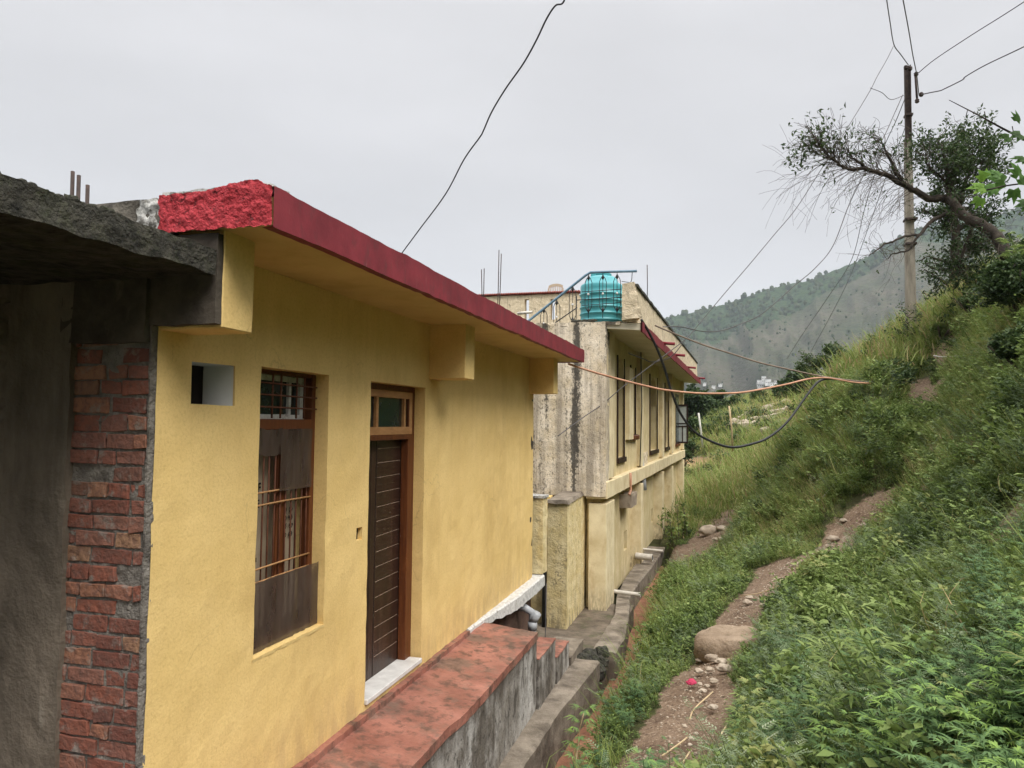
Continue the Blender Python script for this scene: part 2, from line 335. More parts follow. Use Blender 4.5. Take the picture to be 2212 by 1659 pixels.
# ------------------------------------------------------------------ terrain
def cp(x, y, D=None, Z=None): return at(x, y, D=D, Z=Z)
CP = [cp(1300, 1600, Z=-2.65), cp(1330, 1520, Z=-2.75), cp(1335, 1440, Z=-2.95), cp(1400, 1300, Z=-2.95), cp(1450, 1240, Z=-2.95),
 cp(1430, 1550, Z=-2.25), cp(1400, 1659, Z=-2.12), cp(1450, 1659, Z=-2.05), cp(1490, 1560, Z=-2.15), cp(1520, 1480, Z=-2.25), cp(1560, 1400, Z=-2.35),
 cp(1600, 1300, Z=-2.28), cp(1640, 1280, Z=-2.2), cp(1700, 1230, Z=-2.0), cp(1800, 1180, Z=-1.72), cp(1890, 1105, Z=-1.35), cp(1530, 1300, Z=-2.6),
 cp(1600, 1220, Z=-2.5), cp(1612, 1140, 17), cp(1655, 1096, 17), cp(1706, 1022, 17.5), cp(1726, 965, 18), cp(1770, 932, 18.5), cp(1785, 898, 19),
 cp(1835, 838, 19.5), cp(1880, 782, 20.5), cp(1965, 757, 20), cp(1750, 1100, 14), cp(1850, 1000, 13.3), cp(1900, 1050, 12.2), cp(1870, 830, 15.8),
 cp(2000, 830, 16.5), cp(2050, 870, 14), cp(2100, 760, 14.5), cp(2120, 715, 14.5), cp(2200, 670, 12.5), cp(2212, 655, 12.2), cp(2050, 722, 18),
 cp(2212, 745, 10.5), cp(2212, 900, 8.5), cp(2212, 1050, 7.2), cp(2100, 1000, 9.5), cp(2100, 1150, 8), cp(2212, 1250, 5.6), cp(2000, 1250, 8),
 cp(1900, 1400, 6.3), cp(2050, 1400, 5.2), cp(2212, 1450, 4.0), cp(2212, 1659, 2.9), cp(2000, 1659, 3.4), cp(1800, 1659, 3.9), cp(1600, 1659, 4.35),
 cp(1700, 1450, 6.4), cp(1750, 1300, 8.3), cp(1640, 1115, 21.5), cp(1704, 1040, 24), cp(1780, 915, 26), cp(1830, 860, 26), cp(1877, 800, 27),
 cp(1590, 1103, Z=-2.6), cp(1540, 1150, Z=-2.75), cp(1480, 1200, Z=-2.95), cp(1485, 1100, Z=-3.05), cp(1500, 1060, Z=-3.0), cp(1507, 998, 45),
 cp(1500, 960, 50), cp(1600, 893, 62), cp(1690, 880, 52), cp(1650, 905, 50), cp(1560, 940, 48), cp(1500, 930, 55), cp(1480, 905, 75),
 cp(1550, 915, 62), cp(1640, 1000, 34), cp(1600, 1050, 28), cp(1690, 960, 36), cp(1740, 892, 45), cp(1800, 868, 46), cp(1880, 812, 46),
 cp(1600, 900, 100), cp(1480, 935, 110), cp(1700, 885, 95)]
CP += [np.array(p, float) for p in [(12, 8, 3.6), (8, 4, 2.0), (6, 0, 1.5), (4, -3, -.2), (0, 0, -1.75), (1.5, 0, -1.4), (-.5, -3, -1.9), (0, 2, -1.85), (3, 1, -.6),
  (12, 20, 3.2), (20, 30, 4.5), (25, 50, 5), (-3, 40, -3.2), (-3, 25, -3.2), (-10, 10, -3.4), (-20, 60, -4), (-40, 100, -9), (-10, -10, -3), (8, -10, .5), (60, 90, 14), (-1, 120, -6)]]
CP = np.array(CP)
def warp(X, Y):
    r = np.sqrt(X * X + Y * Y + 4); w = np.log(1 + r) / r
    return np.stack([X * w, Y * w], -1)
Q = warp(CP[:, 0], CP[:, 1]); hscale = np.sqrt(CP[:, 0] ** 2 + CP[:, 1] ** 2 + 9)
def kern(d): return np.where(d > 1e-9, d * d * np.log(np.maximum(d, 1e-9)), 0)
n_ = len(CP); A = np.zeros((n_ + 3, n_ + 3)); dd = np.linalg.norm(Q[:, None] - Q[None], axis=-1)
A[:n_, :n_] = kern(dd) + np.eye(n_) * 0.0012; A[:n_, n_] = 1; A[n_, :n_] = 1; A[:n_, n_ + 1:] = Q; A[n_ + 1:, :n_] = Q.T
sol = np.linalg.solve(A, np.concatenate([CP[:, 2] / hscale, np.zeros(3)]))
def vnoise(X, Y, seed=0):
    xi = np.floor(X).astype(np.int64); yi = np.floor(Y).astype(np.int64); fx = X - xi; fy = Y - yi
    fx = fx * fx * (3 - 2 * fx); fy = fy * fy * (3 - 2 * fy)
    def h(a, b):
        v = (a * 374761393 + b * 668265263 + seed * 1442695041) & 0x7fffffff; v = ((v ^ (v >> 13)) * 1274126177) & 0x7fffffff
        return ((v ^ (v >> 16)) & 0xffff) / 65535.0
    return (h(xi, yi) * (1 - fx) + h(xi + 1, yi) * fx) * (1 - fy) + (h(xi, yi + 1) * (1 - fx) + h(xi + 1, yi + 1) * fx) * fy
def fbm(X, Y, oc=4, seed=0):
    s = 0; a = .5
    for i in range(oc): s = s + a * (vnoise(X * 2 ** i, Y * 2 ** i, seed + i) - .5); a *= .5
    return s
def sstep(a, b, x): t = np.clip((x - a) / (b - a), 0, 1); return t * t * (3 - 2 * t)
def ground_z(X, Y):
    X = np.asarray(X, float); Y = np.asarray(Y, float); sh = X.shape; X = X.ravel(); Y = Y.ravel()
    res = np.empty(len(X))
    for i in range(0, len(X), 20000):
        q = warp(X[i:i + 20000], Y[i:i + 20000]); d = np.linalg.norm(q[:, None] - Q[None], axis=-1)
        res[i:i + 20000] = (kern(d) @ sol[:n_] + sol[n_] + q @ sol[n_ + 1:]) * np.sqrt(X[i:i + 20000] ** 2 + Y[i:i + 20000] ** 2 + 9)
    r = np.sqrt(X * X + Y * Y)
    res = np.clip(res, -14, 16)
    away = sstep(.2, 1.4, X - .25) * np.clip(1 - (r - 12) * .06, .3, 1)
    res = res + (fbm(X * 1.1, Y * 1.1, 4, 3) * np.clip(.10 + r * .008, 0, .7) + fbm(X * .62 + 3, Y * .62, 3, 17) * .55 * away + (fbm(X * 1.7, Y * 1.7, 2, 19)) * .22 * away) + fbm(X * .25, Y * .25, 3, 9) * np.clip((r - 15) * .03, 0, 1.2)
    # drain channel beside the houses
    xb = -1.20 - .34 * sstep(11, 19, Y) + .06 * fbm(Y * 1.5, Y * 0, 3, 5)
    f = sstep(0, .42, X - xb); ch = np.where(X < -1.9, -3.72, -3.66)
    inside = 1 - sstep(19.0, 21.5, Y)
    z2 = ch * (1 - f) + np.maximum(res, ch) * f
    res = z2 * inside + res * (1 - inside)
    h2 = (X < -2.0 + .026 * (Y - 13) + .1) & (Y > 12) & (Y < 31.5); res = np.where(h2, np.minimum(res, -3.4), res)
    return res.reshape(sh)
def hit(x, y, t0=1.0, t1=150):
    r = ray(x, y); ts = np.geomspace(t0, t1, 900); P = r[None] * ts[:, None]
    d = P[:, 2] - ground_z(P[:, 0], P[:, 1]); i = np.argmax(d < 0)
    if not (d < 0).any(): return None
    a, b = ts[max(i - 1, 0)], ts[i]
    for _ in range(12):
        m = (a + b) / 2; p = r * m
        if p[2] < ground_z(p[0], p[1]): b = m
        else: a = m
    return r * ((a + b) / 2)
# bare earth: polylines (pixel points on the slope, half width in metres)
PATHS = []
def path(pts, w, tmin=1.0):
    ps = [hit(x, y, tmin) for x, y in pts]; ps = [p for p in ps if p is not None]
    ws = w if isinstance(w, list) else [w] * len(ps)
    PATHS.append((np.array(ps)[:, :2], np.array(ws[:len(ps)])))
path([(1420, 1659), (1470, 1580), (1505, 1500), (1520, 1440), (1560, 1400), (1590, 1345), (1620, 1300), (1665, 1260), (1690, 1225)], [.34, .32, .30, .30, .27, .28, .30, .36, .42])
path([(1660, 1222), (1720, 1215), (1790, 1180), (1830, 1140), (1880, 1105)], [.28, .36, .3, .36, .40])
path([(1360, 1270), (1430, 1235), (1480, 1205), (1530, 1160), (1570, 1125), (1600, 1098)], [.2, .35, .5, .55, .45, .4], 12)
path([(2010, 880), (1995, 850), (1985, 825)], [.24, .28, .2])
path([(2060, 745), (2030, 752)], .28)
path([(2190, 1160), (2150, 1150), (2190, 1110)], [.16, .2, .14])
path([(1800, 1645), (1850, 1625)], .1)
path([(1960, 1250), (2010, 1240)], .12)
path([(1480, 998), (1540, 998)], 1.0, 30)
path([(1700, 1000), (1660, 1060), (1640, 1090)], .30)
def bare(X, Y):
    sh = X.shape; X = X.ravel(); Y = Y.ravel(); best = np.full(len(X), -9.)
    wob = fbm(X * 2.2, Y * 2.2, 4, 21) * .5
    for P, w in PATHS:
        for i in range(max(len(P) - 1, 1)):
            a = P[i]; b = P[min(i + 1, len(P) - 1)]; ab = b - a; L = max(ab @ ab, 1e-6)
            t = np.clip(((X - a[0]) * ab[0] + (Y - a[1]) * ab[1]) / L, 0, 1)
            d = np.hypot(X - a[0] - t * ab[0], Y - a[1] - t * ab[1]); ww = w[i] * (1 - t) + w[min(i + 1, len(P) - 1)] * t
            best = np.maximum(best, 1 - d / ww)
    m = sstep(-.35, .25, best + wob)
    pn = fbm(X * .9, Y * .9, 4, 40)
    m = np.maximum(m, sstep(.23, .30, pn) * .8)
    return m.reshape(sh)
def prox(X, Y):
    best = np.full(len(X), -9.)
    for P, w in PATHS:
        for i in range(max(len(P) - 1, 1)):
            a = P[i]; b = P[min(i + 1, len(P) - 1)]; ab = b - a; L = max(ab @ ab, 1e-6)
            t = np.clip(((X - a[0]) * ab[0] + (Y - a[1]) * ab[1]) / L, 0, 1); d = np.hypot(X - a[0] - t * ab[0], Y - a[1] - t * ab[1]); best = np.maximum(best, 1 - d / w[i])
    return best

def grid_mesh(name, X, Y, Z, attr=None, closed=False):
    nr, na = X.shape
    me = bpy.data.meshes.new(name); me.vertices.add(nr * na)
    me.vertices.foreach_set('co', np.stack([X, Y, Z], -1).astype(np.float32).ravel())
    I = np.arange(nr * na).reshape(nr, na)
    q = np.stack([I[:-1, :-1], I[:-1, 1:], I[1:, 1:], I[1:, :-1]], -1).reshape(-1, 4)
    if closed: q = np.concatenate([q, np.stack([I[:-1, -1], I[:-1, 0], I[1:, 0], I[1:, -1]], -1)])
    return me, q
def set_faces(me, q):
    q = np.ascontiguousarray(q.astype(np.int32)); k = q.shape[1]
    me.loops.add(q.size); me.loops.foreach_set('vertex_index', q.ravel())
    me.polygons.add(len(q)); me.polygons.foreach_set('loop_start', np.arange(0, q.size, k, dtype=np.int32))
    me.polygons.foreach_set('use_smooth', np.ones(len(q), bool)); me.update(calc_edges=True); me.validate()
def add_attr(me, name, vals):
    a = me.attributes.new(name, 'FLOAT', 'POINT'); a.data.foreach_set('value', np.asarray(vals, np.float32).ravel())

def terrainmat():
    m, t, b = newmat('hillside_soil')
    g = t.nodes.new('ShaderNodeNewGeometry'); P = g.outputs['Position']
    soil = _ramp(t, _noise(t, P, 2.2, 10), [(.3, (.10, .066, .044)), (.5, (.17, .115, .078)), (.7, (.25, .18, .125))])
    soil = _mix(t, _map(t, _noise(t, P, 38, 8), .56, .64), soil, (.36, .28, .20))
    soil = _mix(t, _map(t, _noise(t, P, 24, 8), .56, .66), soil, (.07, .042, .03))
    under = _ramp(t, _noise(t, P, 3, 10), [(.3, (.028, .026, .012)), (.55, (.05, .055, .018)), (.75, (.10, .09, .04))])  # ground beneath plants kept dark, standing for shade between the leaves
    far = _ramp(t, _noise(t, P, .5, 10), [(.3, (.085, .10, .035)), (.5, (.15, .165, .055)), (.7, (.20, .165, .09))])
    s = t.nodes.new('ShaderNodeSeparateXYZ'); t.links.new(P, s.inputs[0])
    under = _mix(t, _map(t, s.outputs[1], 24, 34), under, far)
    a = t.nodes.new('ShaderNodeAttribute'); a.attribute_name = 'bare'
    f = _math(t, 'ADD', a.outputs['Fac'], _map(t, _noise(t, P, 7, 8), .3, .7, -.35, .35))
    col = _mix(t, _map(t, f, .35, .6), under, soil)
    col = _mix(t, _math(t, 'MULTIPLY', _map(t, s.outputs[1], 38, 41), _map(t, a.outputs['Fac'], .5, .9)), col, (.30, .19, .10))
    t.links.new(col, b.inputs['Base Color']); b.inputs['Roughness'].default_value = .95; b.inputs['Specular IOR Level'].default_value = .15
    n = t.nodes.new('ShaderNodeBump'); n.inputs['Strength'].default_value = .9; n.inputs['Distance'].default_value = .04
    t.links.new(_math(t, 'ADD', _noise(t, P, 14, 9), _math(t, 'MULTIPLY', _noise(t, P, 55, 5), .4)), n.inputs['Height']); t.links.new(n.outputs[0], b.inputs['Normal'])
    return m
MT['terrain'] = terrainmat()
az = np.concatenate([np.arange(-62, -12, 1.5), np.arange(-12, 38, .2), np.arange(38, 80, 2), np.arange(80, 298, 6)])
rr = np.concatenate([[.05], np.geomspace(.4, 170, 330)])
AZ, RR = np.meshgrid(np.radians(az), rr)
TX, TY = np.sin(AZ) * RR, np.cos(AZ) * RR
TZ = ground_z(TX, TY)
BR = bare(TX, TY)
TZ = TZ - .045 * BR * np.clip(1.2 - RR / 40, 0, 1) + BR * .03 * fbm(TX * 6, TY * 6, 3, 77)
fo = sstep(110, 165, RR); TZ = TZ * (1 - fo) + (-22) * fo
me, q = grid_mesh('hillside', TX, TY, TZ, closed=True)
fb = BR.ravel()[q].mean(1); dist = RR.ravel()[q].mean(1)
isp = (fb > .62) & (dist < 40)
V = np.stack([TX, TY, TZ], -1).reshape(-1, 3)
def sub_mesh(name, q, attrname='bare', vals=None):
    u, inv = np.unique(q, return_inverse=True)
    me = bpy.data.meshes.new(name); me.vertices.add(len(u)); me.vertices.foreach_set('co', V[u].astype(np.float32).ravel())
    set_faces(me, inv.reshape(q.shape)); add_attr(me, 'bare', BR.ravel()[u]); me.materials.append(MT['terrain'])
    o = bpy.data.objects.new(name, me); COL.objects.link(o); return tag(o, kind='structure')
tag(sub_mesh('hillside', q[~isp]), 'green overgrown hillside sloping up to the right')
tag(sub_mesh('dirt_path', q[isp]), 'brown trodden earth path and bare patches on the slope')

# valley floor out to the horizon
vm_ = mat('valley_ground', (.06, .09, .04), (.13, .14, .07), .02, 8, None, .95)
th = np.radians(np.arange(0, 360, 6)); r2 = np.array([120., 160, 300, 700, 1500, 2400])
A2, R2 = np.meshgrid(th, r2); z2 = np.where(R2 < 130, -30., np.where(R2 < 200, -30., -62.))
me, q = grid_mesh('valley_floor', np.sin(A2) * R2, np.cos(A2) * R2, z2 + 0 * A2, closed=True)
set_faces(me, q); me.materials.append(vm_); o = bpy.data.objects.new('valley_floor', me); COL.objects.link(o); tag(o, kind='structure')

# ------------------------------------------------------------------ far mountain
RIDGE = [(-500, 860), (200, 850), (700, 830), (1000, 790), (1200, 745), (1330, 712), (1440, 686), (1538, 663), (1600, 646), (1693, 617), (1766, 600), (1839, 571), (1883, 552), (1927, 524), (1992, 492), (2080, 478), (2160, 465),
         (2212, 447), (2330, 415), (2500, 380), (2800, 330)]
rx = np.array([atan((p[0] - CX) / F0) for p in RIDGE]); DM = 1500.
rz = []
for x, y in RIDGE:
    r = ray(x, y); rz.append(DM * r[2] / np.hypot(r[0], r[1]))
nu, nv = 520, 190
uu = np.linspace(rx[0], rx[-1], nu); vv = np.linspace(0, 1.25, nv)
UU, VV = np.meshgrid(uu, vv)
HR = np.interp(UU, rx, rz)
azm = UU - YAW
Dm = 620 + (DM - 620) * VV
MX, MY = np.sin(azm) * Dm, np.cos(azm) * Dm
prof = np.where(VV < 1, (VV ** 1.25), 1 - (VV - 1) * 1.2)
gull = np.abs(fbm(azm * 22 + VV * 1.4, VV * 2.2, 5, 60)) * 2
MZ = -60 + (HR + 60) * prof - gull * 105 * np.clip(np.sin(np.pi * np.clip(VV, 0, 1)), 0, 1) + fbm(MX * .02, MY * .02, 5, 61) * 30 * np.clip(VV * 3, 0, 1) * np.clip(1.15 - VV, .12, 1) * 1.2 + fbm(MX * .12, MY * .12, 3, 66) * 5
ter = 9.0; tz = MZ / ter; fl = np.floor(tz); fr = tz - fl
MZ = np.where((VV < .97), MZ * .45 + .55 * (fl + sstep(.55, 1, fr)) * ter, MZ)
me, q = grid_mesh('mountain', MX, MY, MZ); set_faces(me, q[:, ::-1])
def mountmat():
    m, t, b = newmat('terraced_mountain')
    g = t.nodes.new('ShaderNodeNewGeometry'); P = g.outputs['Position']
    base = _ramp(t, _noise(t, P, .010, 12, rough=.7), [(.32, (.042, .055, .030)), (.5, (.085, .080, .058)), (.68, (.13, .108, .085))])
    s = t.nodes.new('ShaderNodeSeparateXYZ'); t.links.new(P, s.inputs[0])
    warpz = _math(t, 'ADD', s.outputs[2], _math(t, 'MULTIPLY', _noise(t, P, .012, 6), 46))
    wv = _math(t, 'SINE', _math(t, 'MULTIPLY', warpz, .95))
    base = _mix(t, _math(t, 'MULTIPLY', _map(t, wv, .2, .9), .55), base, (.085, .095, .05))
    spk = _map(t, _noise(t, P, .16, 6, rough=.75), .52, .60)
    base = _mix(t, _math(t, 'MULTIPLY', spk, .7), base, (.05, .065, .03))
    a = t.nodes.new('ShaderNodeAttribute'); a.attribute_name = 'forest'
    f = _map(t, _math(t, 'ADD', a.outputs['Fac'], _map(t, _noise(t, P, .02, 10, rough=.7), .3, .7, -.5, .5)), .4, .6)
    fcol = _ramp(t, _noise(t, P, .14, 6), [(.35, (.018, .036, .016)), (.65, (.055, .085, .035))])
    t.links.new(_mix(t, f, base, fcol), b.inputs['Base Color']); b.inputs['Roughness'].default_value = 1; b.inputs['Specular IOR Level'].default_value = 0
    n = t.nodes.new('ShaderNodeBump'); n.inputs['Strength'].default_value = 1; n.inputs['Distance'].default_value = 7
    t.links.new(_noise(t, P, .09, 10, rough=.7), n.inputs['Height']); t.links.new(n.outputs[0], b.inputs['Normal'])
    return m
xs = np.tan(UU) * F0 + CX
# forest near the ridge on the left flank, and a belt low down
ridgebelt = np.clip(1 - (1 - VV) / np.interp(xs, [0, 1440, 1650, 1800, 1950, 2100, 2400], [.4, .30, .26, .15, .08, .1, .25]), 0, 1) * (VV < 1.1)
low = 1 - sstep(.22, .40, VV + fbm(UU * 9, VV * 3, 3, 5) * .35)
FOR = np.clip(ridgebelt * 1.8 + low, 0, 1); add_attr(me, 'forest', FOR)
me.materials.append(mountmat()); mo = bpy.data.objects.new('mountain', me); COL.objects.link(mo); tag(mo, 'hazy terraced mountain with wooded ridge', kind='structure')
MTN = (MX, MY, MZ, FOR)

MT['shutterglass'] = glass('frosted_glass', (.42, .45, .42), .2)

def lump(m, c, r, rnd, sq=.7, n=6):
    b = len(m.v); k = 0
    ph = rnd.uniform(0, 9)
    for i in range(n + 1):
        for j in range(n * 2):
            th_, f_ = pi * i / n, pi * j / n
            d = Vector((sin(th_) * cos(f_), sin(th_) * sin(f_), cos(th_)))
            q_ = r * (1 + .45 * mnoise.noise(d * 1.3 + Vector((ph, 0, 0))) + .15 * mnoise.noise(d * 3.5 + Vector((0, ph, 0))))
            m.v.append((c[0] + d.x * q_, c[1] + d.y * q_, c[2] + d.z * q_ * sq))
    for i in range(n):
        for j in range(n * 2):
            m.f.append((b + i * 2 * n + j, b + i * 2 * n + (j + 1) % (2 * n), b + (i + 1) * 2 * n + (j + 1) % (2 * n), b + (i + 1) * 2 * n + j))
rr0 = random.Random(31)
# ------------------------------------------------------------------ yellow house
XW, YA, YB = -2.6, 2.92, 10.18           # facade plane, near corner, far corner
ZS, ZF = .885, -2.15                     # soffit, floor
house = thing('yellow_house', 'single-storey mustard yellow house with a red-edged flat roof and brown door', 'house', (-4.5, 6.5, -3.6))
def wall_open(x, y0, y1, z0, z1, holes, depth, step=.09, jit=.004):
    """facade sheet at plane x with rectangular holes and their reveals"""
    m = MB()
    ys = sorted({y0, y1, *[h[0] for h in holes], *[h[1] for h in holes]}); zs = sorted({z0, z1, *[h[2] for h in holes], *[h[3] for h in holes]})
    def fill(a):
        r = []
        for p, q in zip(a, a[1:]):
            n = max(1, int((q - p) / step)); r += [p + (q - p) * i / n for i in range(n)]
        return r + [a[-1]]
    ys, zs = fill(ys), fill(zs)
    def P(xx, y, z):
        v = Vector((xx, y, z)); d = mnoise.noise_vector(v * 5) * jit + mnoise.noise_vector(v * 17) * jit * .5
        return (xx + d.x * 1.2, y + d.y, z + d.z)
    idx = {}
    def V_(xx, y, z):
        k = (round(xx, 4), round(y, 4), round(z, 4))
        if k not in idx: idx[k] = len(m.v); m.v.append(P(xx, y, z))
        return idx[k]
    inh = lambda y, z: any(h[0] < y < h[1] and h[2] < z < h[3] for h in holes)
    for a, b in zip(ys, ys[1:]):
        for c, d in zip(zs, zs[1:]):
            if not inh((a + b) / 2, (c + d) / 2): m.f.append((V_(x, a, c), V_(x, b, c), V_(x, b, d), V_(x, a, d)))
    for h in holes:
        dp = h[4] if len(h) > 4 else depth
        hy = [v for v in ys if h[0] <= v <= h[1]]; hz = [v for v in zs if h[2] <= v <= h[3]]
        for a, b in zip(hz, hz[1:]):
            m.f.append((V_(x, h[0], a), V_(x, h[0], b), V_(x - dp, h[0], b), V_(x - dp, h[0], a)))
            m.f.append((V_(x, h[1], b), V_(x, h[1], a), V_(x - dp, h[1], a), V_(x - dp, h[1], b)))
        for a, b in zip(hy, hy[1:]):
            m.f.append((V_(x, b, h[2]), V_(x, a, h[2]), V_(x - dp, a, h[2]), V_(x - dp, b, h[2])))
            m.f.append((V_(x, a, h[3]), V_(x, b, h[3]), V_(x - dp, b, h[3]), V_(x - dp, a, h[3])))
    return m
WIN = (3.745, 4.52, -1.37, .31, .24); DOOR = (5.145, 6.22, -2.13, .305, .24); VENT = (3.16, 3.51, .075, .295, .012); BOX = (4.965, 5.055, -.885, -.79, .05)
tag(wall_open(XW, YA, YB, ZF - .02, ZS, [WIN, DOOR, VENT, BOX], .24).build('front_wall', MT['yellow'], house), 'mustard yellow plastered front wall')
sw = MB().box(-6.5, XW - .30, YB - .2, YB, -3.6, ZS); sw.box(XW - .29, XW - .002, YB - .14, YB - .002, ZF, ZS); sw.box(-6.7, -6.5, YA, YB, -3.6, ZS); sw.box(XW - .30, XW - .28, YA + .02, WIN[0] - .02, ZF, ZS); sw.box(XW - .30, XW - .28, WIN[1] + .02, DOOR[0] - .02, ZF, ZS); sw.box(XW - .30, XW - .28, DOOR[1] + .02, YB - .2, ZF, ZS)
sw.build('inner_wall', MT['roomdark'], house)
# vent: white recess through the wall
vl = MB(); x0 = XW - .21
vl.quad((XW - .012, 3.51, .075), (x0, 3.51, .075), (x0, 3.51, .295), (XW - .012, 3.51, .295)); vl.quad((XW - .012, 3.16, .075), (x0, 3.16, .075), (x0, 3.51, .075), (XW - .012, 3.51, .075))
vl.quad((XW - .012, 3.16, .295), (XW - .012, 3.51, .295), (x0, 3.51, .295), (x0, 3.16, .295)); vl.quad((XW - .012, 3.16, .075), (XW - .012, 3.16, .295), (x0, 3.16, .295), (x0, 3.16, .075))
vl.build('vent_opening', MT['roomwhite'], house, smooth=False)
MB().box(XW - .26, XW - .212, 3.1, 3.56, .02, .33).build('vent_back', MT['seam'], house)  # black plate stands for the unlit inside seen through the vent
MB().box(XW - .07, XW - .04, 4.95, 5.07, -.90, -.775).build('switch_box', MT['interiordark'], house, rough=(.02, .004, 30))  # box coloured dark to carry the shade inside its hole

# roof slab: soffit board, red fascia, rough end
XE = -1.95; YE = 10.58
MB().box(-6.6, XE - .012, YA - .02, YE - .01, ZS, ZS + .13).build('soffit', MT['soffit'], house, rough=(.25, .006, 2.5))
fa = MB(); nseg = 160
for i in range(nseg):
    a, b = YA - .05 + (YE - YA + .05) * i / nseg, YA - .05 + (YE - YA + .05) * (i + 1) / nseg
    w = lambda y: .012 * mnoise.noise(Vector((y * 1.6, 0, 0))) + .007 * mnoise.noise(Vector((y * 8, 3, 0)))
    z0a, z0b, z1a, z1b = ZS - .012 + w(a), ZS - .012 + w(b), 1.055 + w(a + 9), 1.055 + w(b + 9)
    o = .06
    for (p0, p1) in [(((XE, a, z0a)), ((XE, b, z0b)))]:
        fa.add([(XE, a, z0a), (XE, b, z0b), (XE, b, z1b), (XE, a, z1a), (XE - o, a, z0a + .002), (XE - o, b, z0b + .002), (XE - o, a, z1a), (XE - o, b, z1b)],
               [(0, 1, 2, 3), (0, 4, 5, 1), (3, 2, 7, 6)])
fa.build('fascia', MT['redpaint'], house, smooth=False)
MB().box(-2.9, XE - .002, YE, YE + .02, ZS - .01, 1.05).build('fascia_end', MT['redpaint'], house, rough=(.05, .006, 10))
# end face of the slab at the near side: grey concrete, white flakes, bright rough red
def endface(x0, x1, z0f, z1f, y, n, m, amp, sc, edge=0):
    mb = MB()
    for i in range(n + 1):
        for j in range(m + 1):
            x = x0 + (x1 - x0) * i / n; u, w = z0f(x), z1f(x); z = u + (w - u) * j / m
            v = Vector((x * sc, z * sc, 5.1 + edge)); d = mnoise.noise_vector(v) * amp + mnoise.noise_vector(v * 3.1) * amp * .6
            ex = mnoise.noise(Vector((z * 22, edge, 0))) * .03 if i == 0 and edge else 0
            mb.v.append((x + d.x * .4 + ex, y + d.y - abs(d.x) * .3, z + d.z * (.9 if j in (0, m) else .3)))
    for i in range(n):
        for j in range(m):
            a = i * (m + 1) + j; mb.f.append((a, a + m + 1, a + m + 2, a + 1))
    return mb
zt = lambda x: 1.055 + .035 * sstep(-2.35, -2.05, x) * (1 - sstep(-2.05, -1.95, x)) - .0 * x
zb = lambda x: ZS - .01 + .03 * sstep(-2.0, -2.5, x) * 0
endface(-2.56, XE + .002, lambda x: ZS - .012 + .014 * mnoise.noise(Vector((x * 17, 0, 0))), zt, YA - .065, 90, 28, .008, 26, 1).build('rough_slab_end', MT['redrough'], house, smooth=True)
endface(-2.70, -2.50, lambda x: .72 + (x + 2.62) * .3, lambda x: 1.045, YA - .05, 26, 26, .014, 22, 2).build('whitewash_patch', MT['whitewash'], house, smooth=True)
MB().box(-6.6, -2.52, YA - .045, YA + .2, .70, 1.045).build('slab_end', MT['greycon'], house, rough=(.05, .010, 12))
MB().box(-6.6, XE - .06, YA - .04, YE - .02, ZS + .131, 1.045).build('roof_slab', MT['greycon'], house, rough=(.2, .008, 4))
MB().box(-2.55, XE - .02, YA - .055, YA + .10, 1.035, 1.068).build('roof_edge_whitewash', MT['whitewash'], house, rough=(.035, .010, 16))
# three brackets (lintel ends) under the roof
for y0, y1, z0 in ((YA, 3.165, .425), (6.31, 6.565, .39), (9.93, YB, .40)):
    m = MB().box(XW - .05, -2.25, y0 + (.012 if y0 == YA else 0), y1, z0, ZS + .01)
    m.build('bracket', MT['yellow'], house, bevel=.006, rough=(.09, .004, 5))
# raw side of the near bracket and plaster over the brick flank
MB().box(-3.1, -2.253, YA - .035, YA + .008, .44, ZS - .02).build('raw_plaster', MT['darkplaster'], house, rough=(.05, .006, 9))
# brick flank: every brick modelled, one part
fl = MB(); rb = random.Random(3); z = -3.55; row = 0
while z < .43:
    h = .068 + rb.uniform(-.006, .006); x = -3.12 + (0 if row % 2 else -.11)
    while x < -2.64:
        w = rb.choice([.215, .105, .2, .15]) + rb.uniform(-.015, .015); a, b = max(x, -3.12), min(x + w, -2.613)
        if b - a > .035:
            d = rb.uniform(-.004, .010); j = lambda: rb.uniform(-.006, .006)
            tl = rb.uniform(-.006, .006)
            if not (z > .22 and rb.random() < .5) and rb.random() > .06:
                fl.hexa([(a + j(), YA - .028 - d, z + j() + tl), (b + j(), YA - .028 - d + j() * .5, z + j()), (b, YA + .03, z), (a, YA + .03, z), (a + j(), YA - .028 - d + j() * .5, z + h + j()), (b + j(), YA - .028 - d, z + h + j() - tl), (b, YA + .03, z + h), (a, YA + .03, z + h)])
        x += w + .013
    z += h + .013; row += 1
def brickmat():
    m, t, b = newmat('worn_brick')
    g = t.nodes.new('ShaderNodeNewGeometry'); P = g.outputs['Position']
    c = _ramp(t, g.outputs['Random Per Island'], [(0, (.17, .06, .042)), (.35, (.26, .09, .056)), (.6, (.235, .105, .078)), (.8, (.31, .135, .08)), (.93, (.33, .19, .11)), (1, (.15, .06, .045))])
    c = _mix(t, _map(t, _noise(t, P, 26, 9, rough=.7), .45, .68), c, (.15, .075, .058))
    c = _mix(t, _map(t, _noise(t, P, 11, 9, rough=.7), .55, .66), c, (.25, .21, .18))
    t.links.new(c, b.inputs['Base Color']); b.inputs['Roughness'].default_value = .95
    n = t.nodes.new('ShaderNodeBump'); n.inputs['Strength'].default_value = 1; n.inputs['Distance'].default_value = .012
    t.links.new(_noise(t, P, 45, 8), n.inputs['Height']); t.links.new(n.outputs[0], b.inputs['Normal'])
    return m
MT['brick'] = brickmat()
bk = fl.build('brick_flank', MT['brick'], house, bevel=.003, rough=(.028, .0042, 36), smooth=False)
mo_ = MB().box(-3.16, XW - .012, YA - .020, YA + .22, -3.6, .46).build('mortar', MT['mortar'], house, rough=(.035, .009, 20))
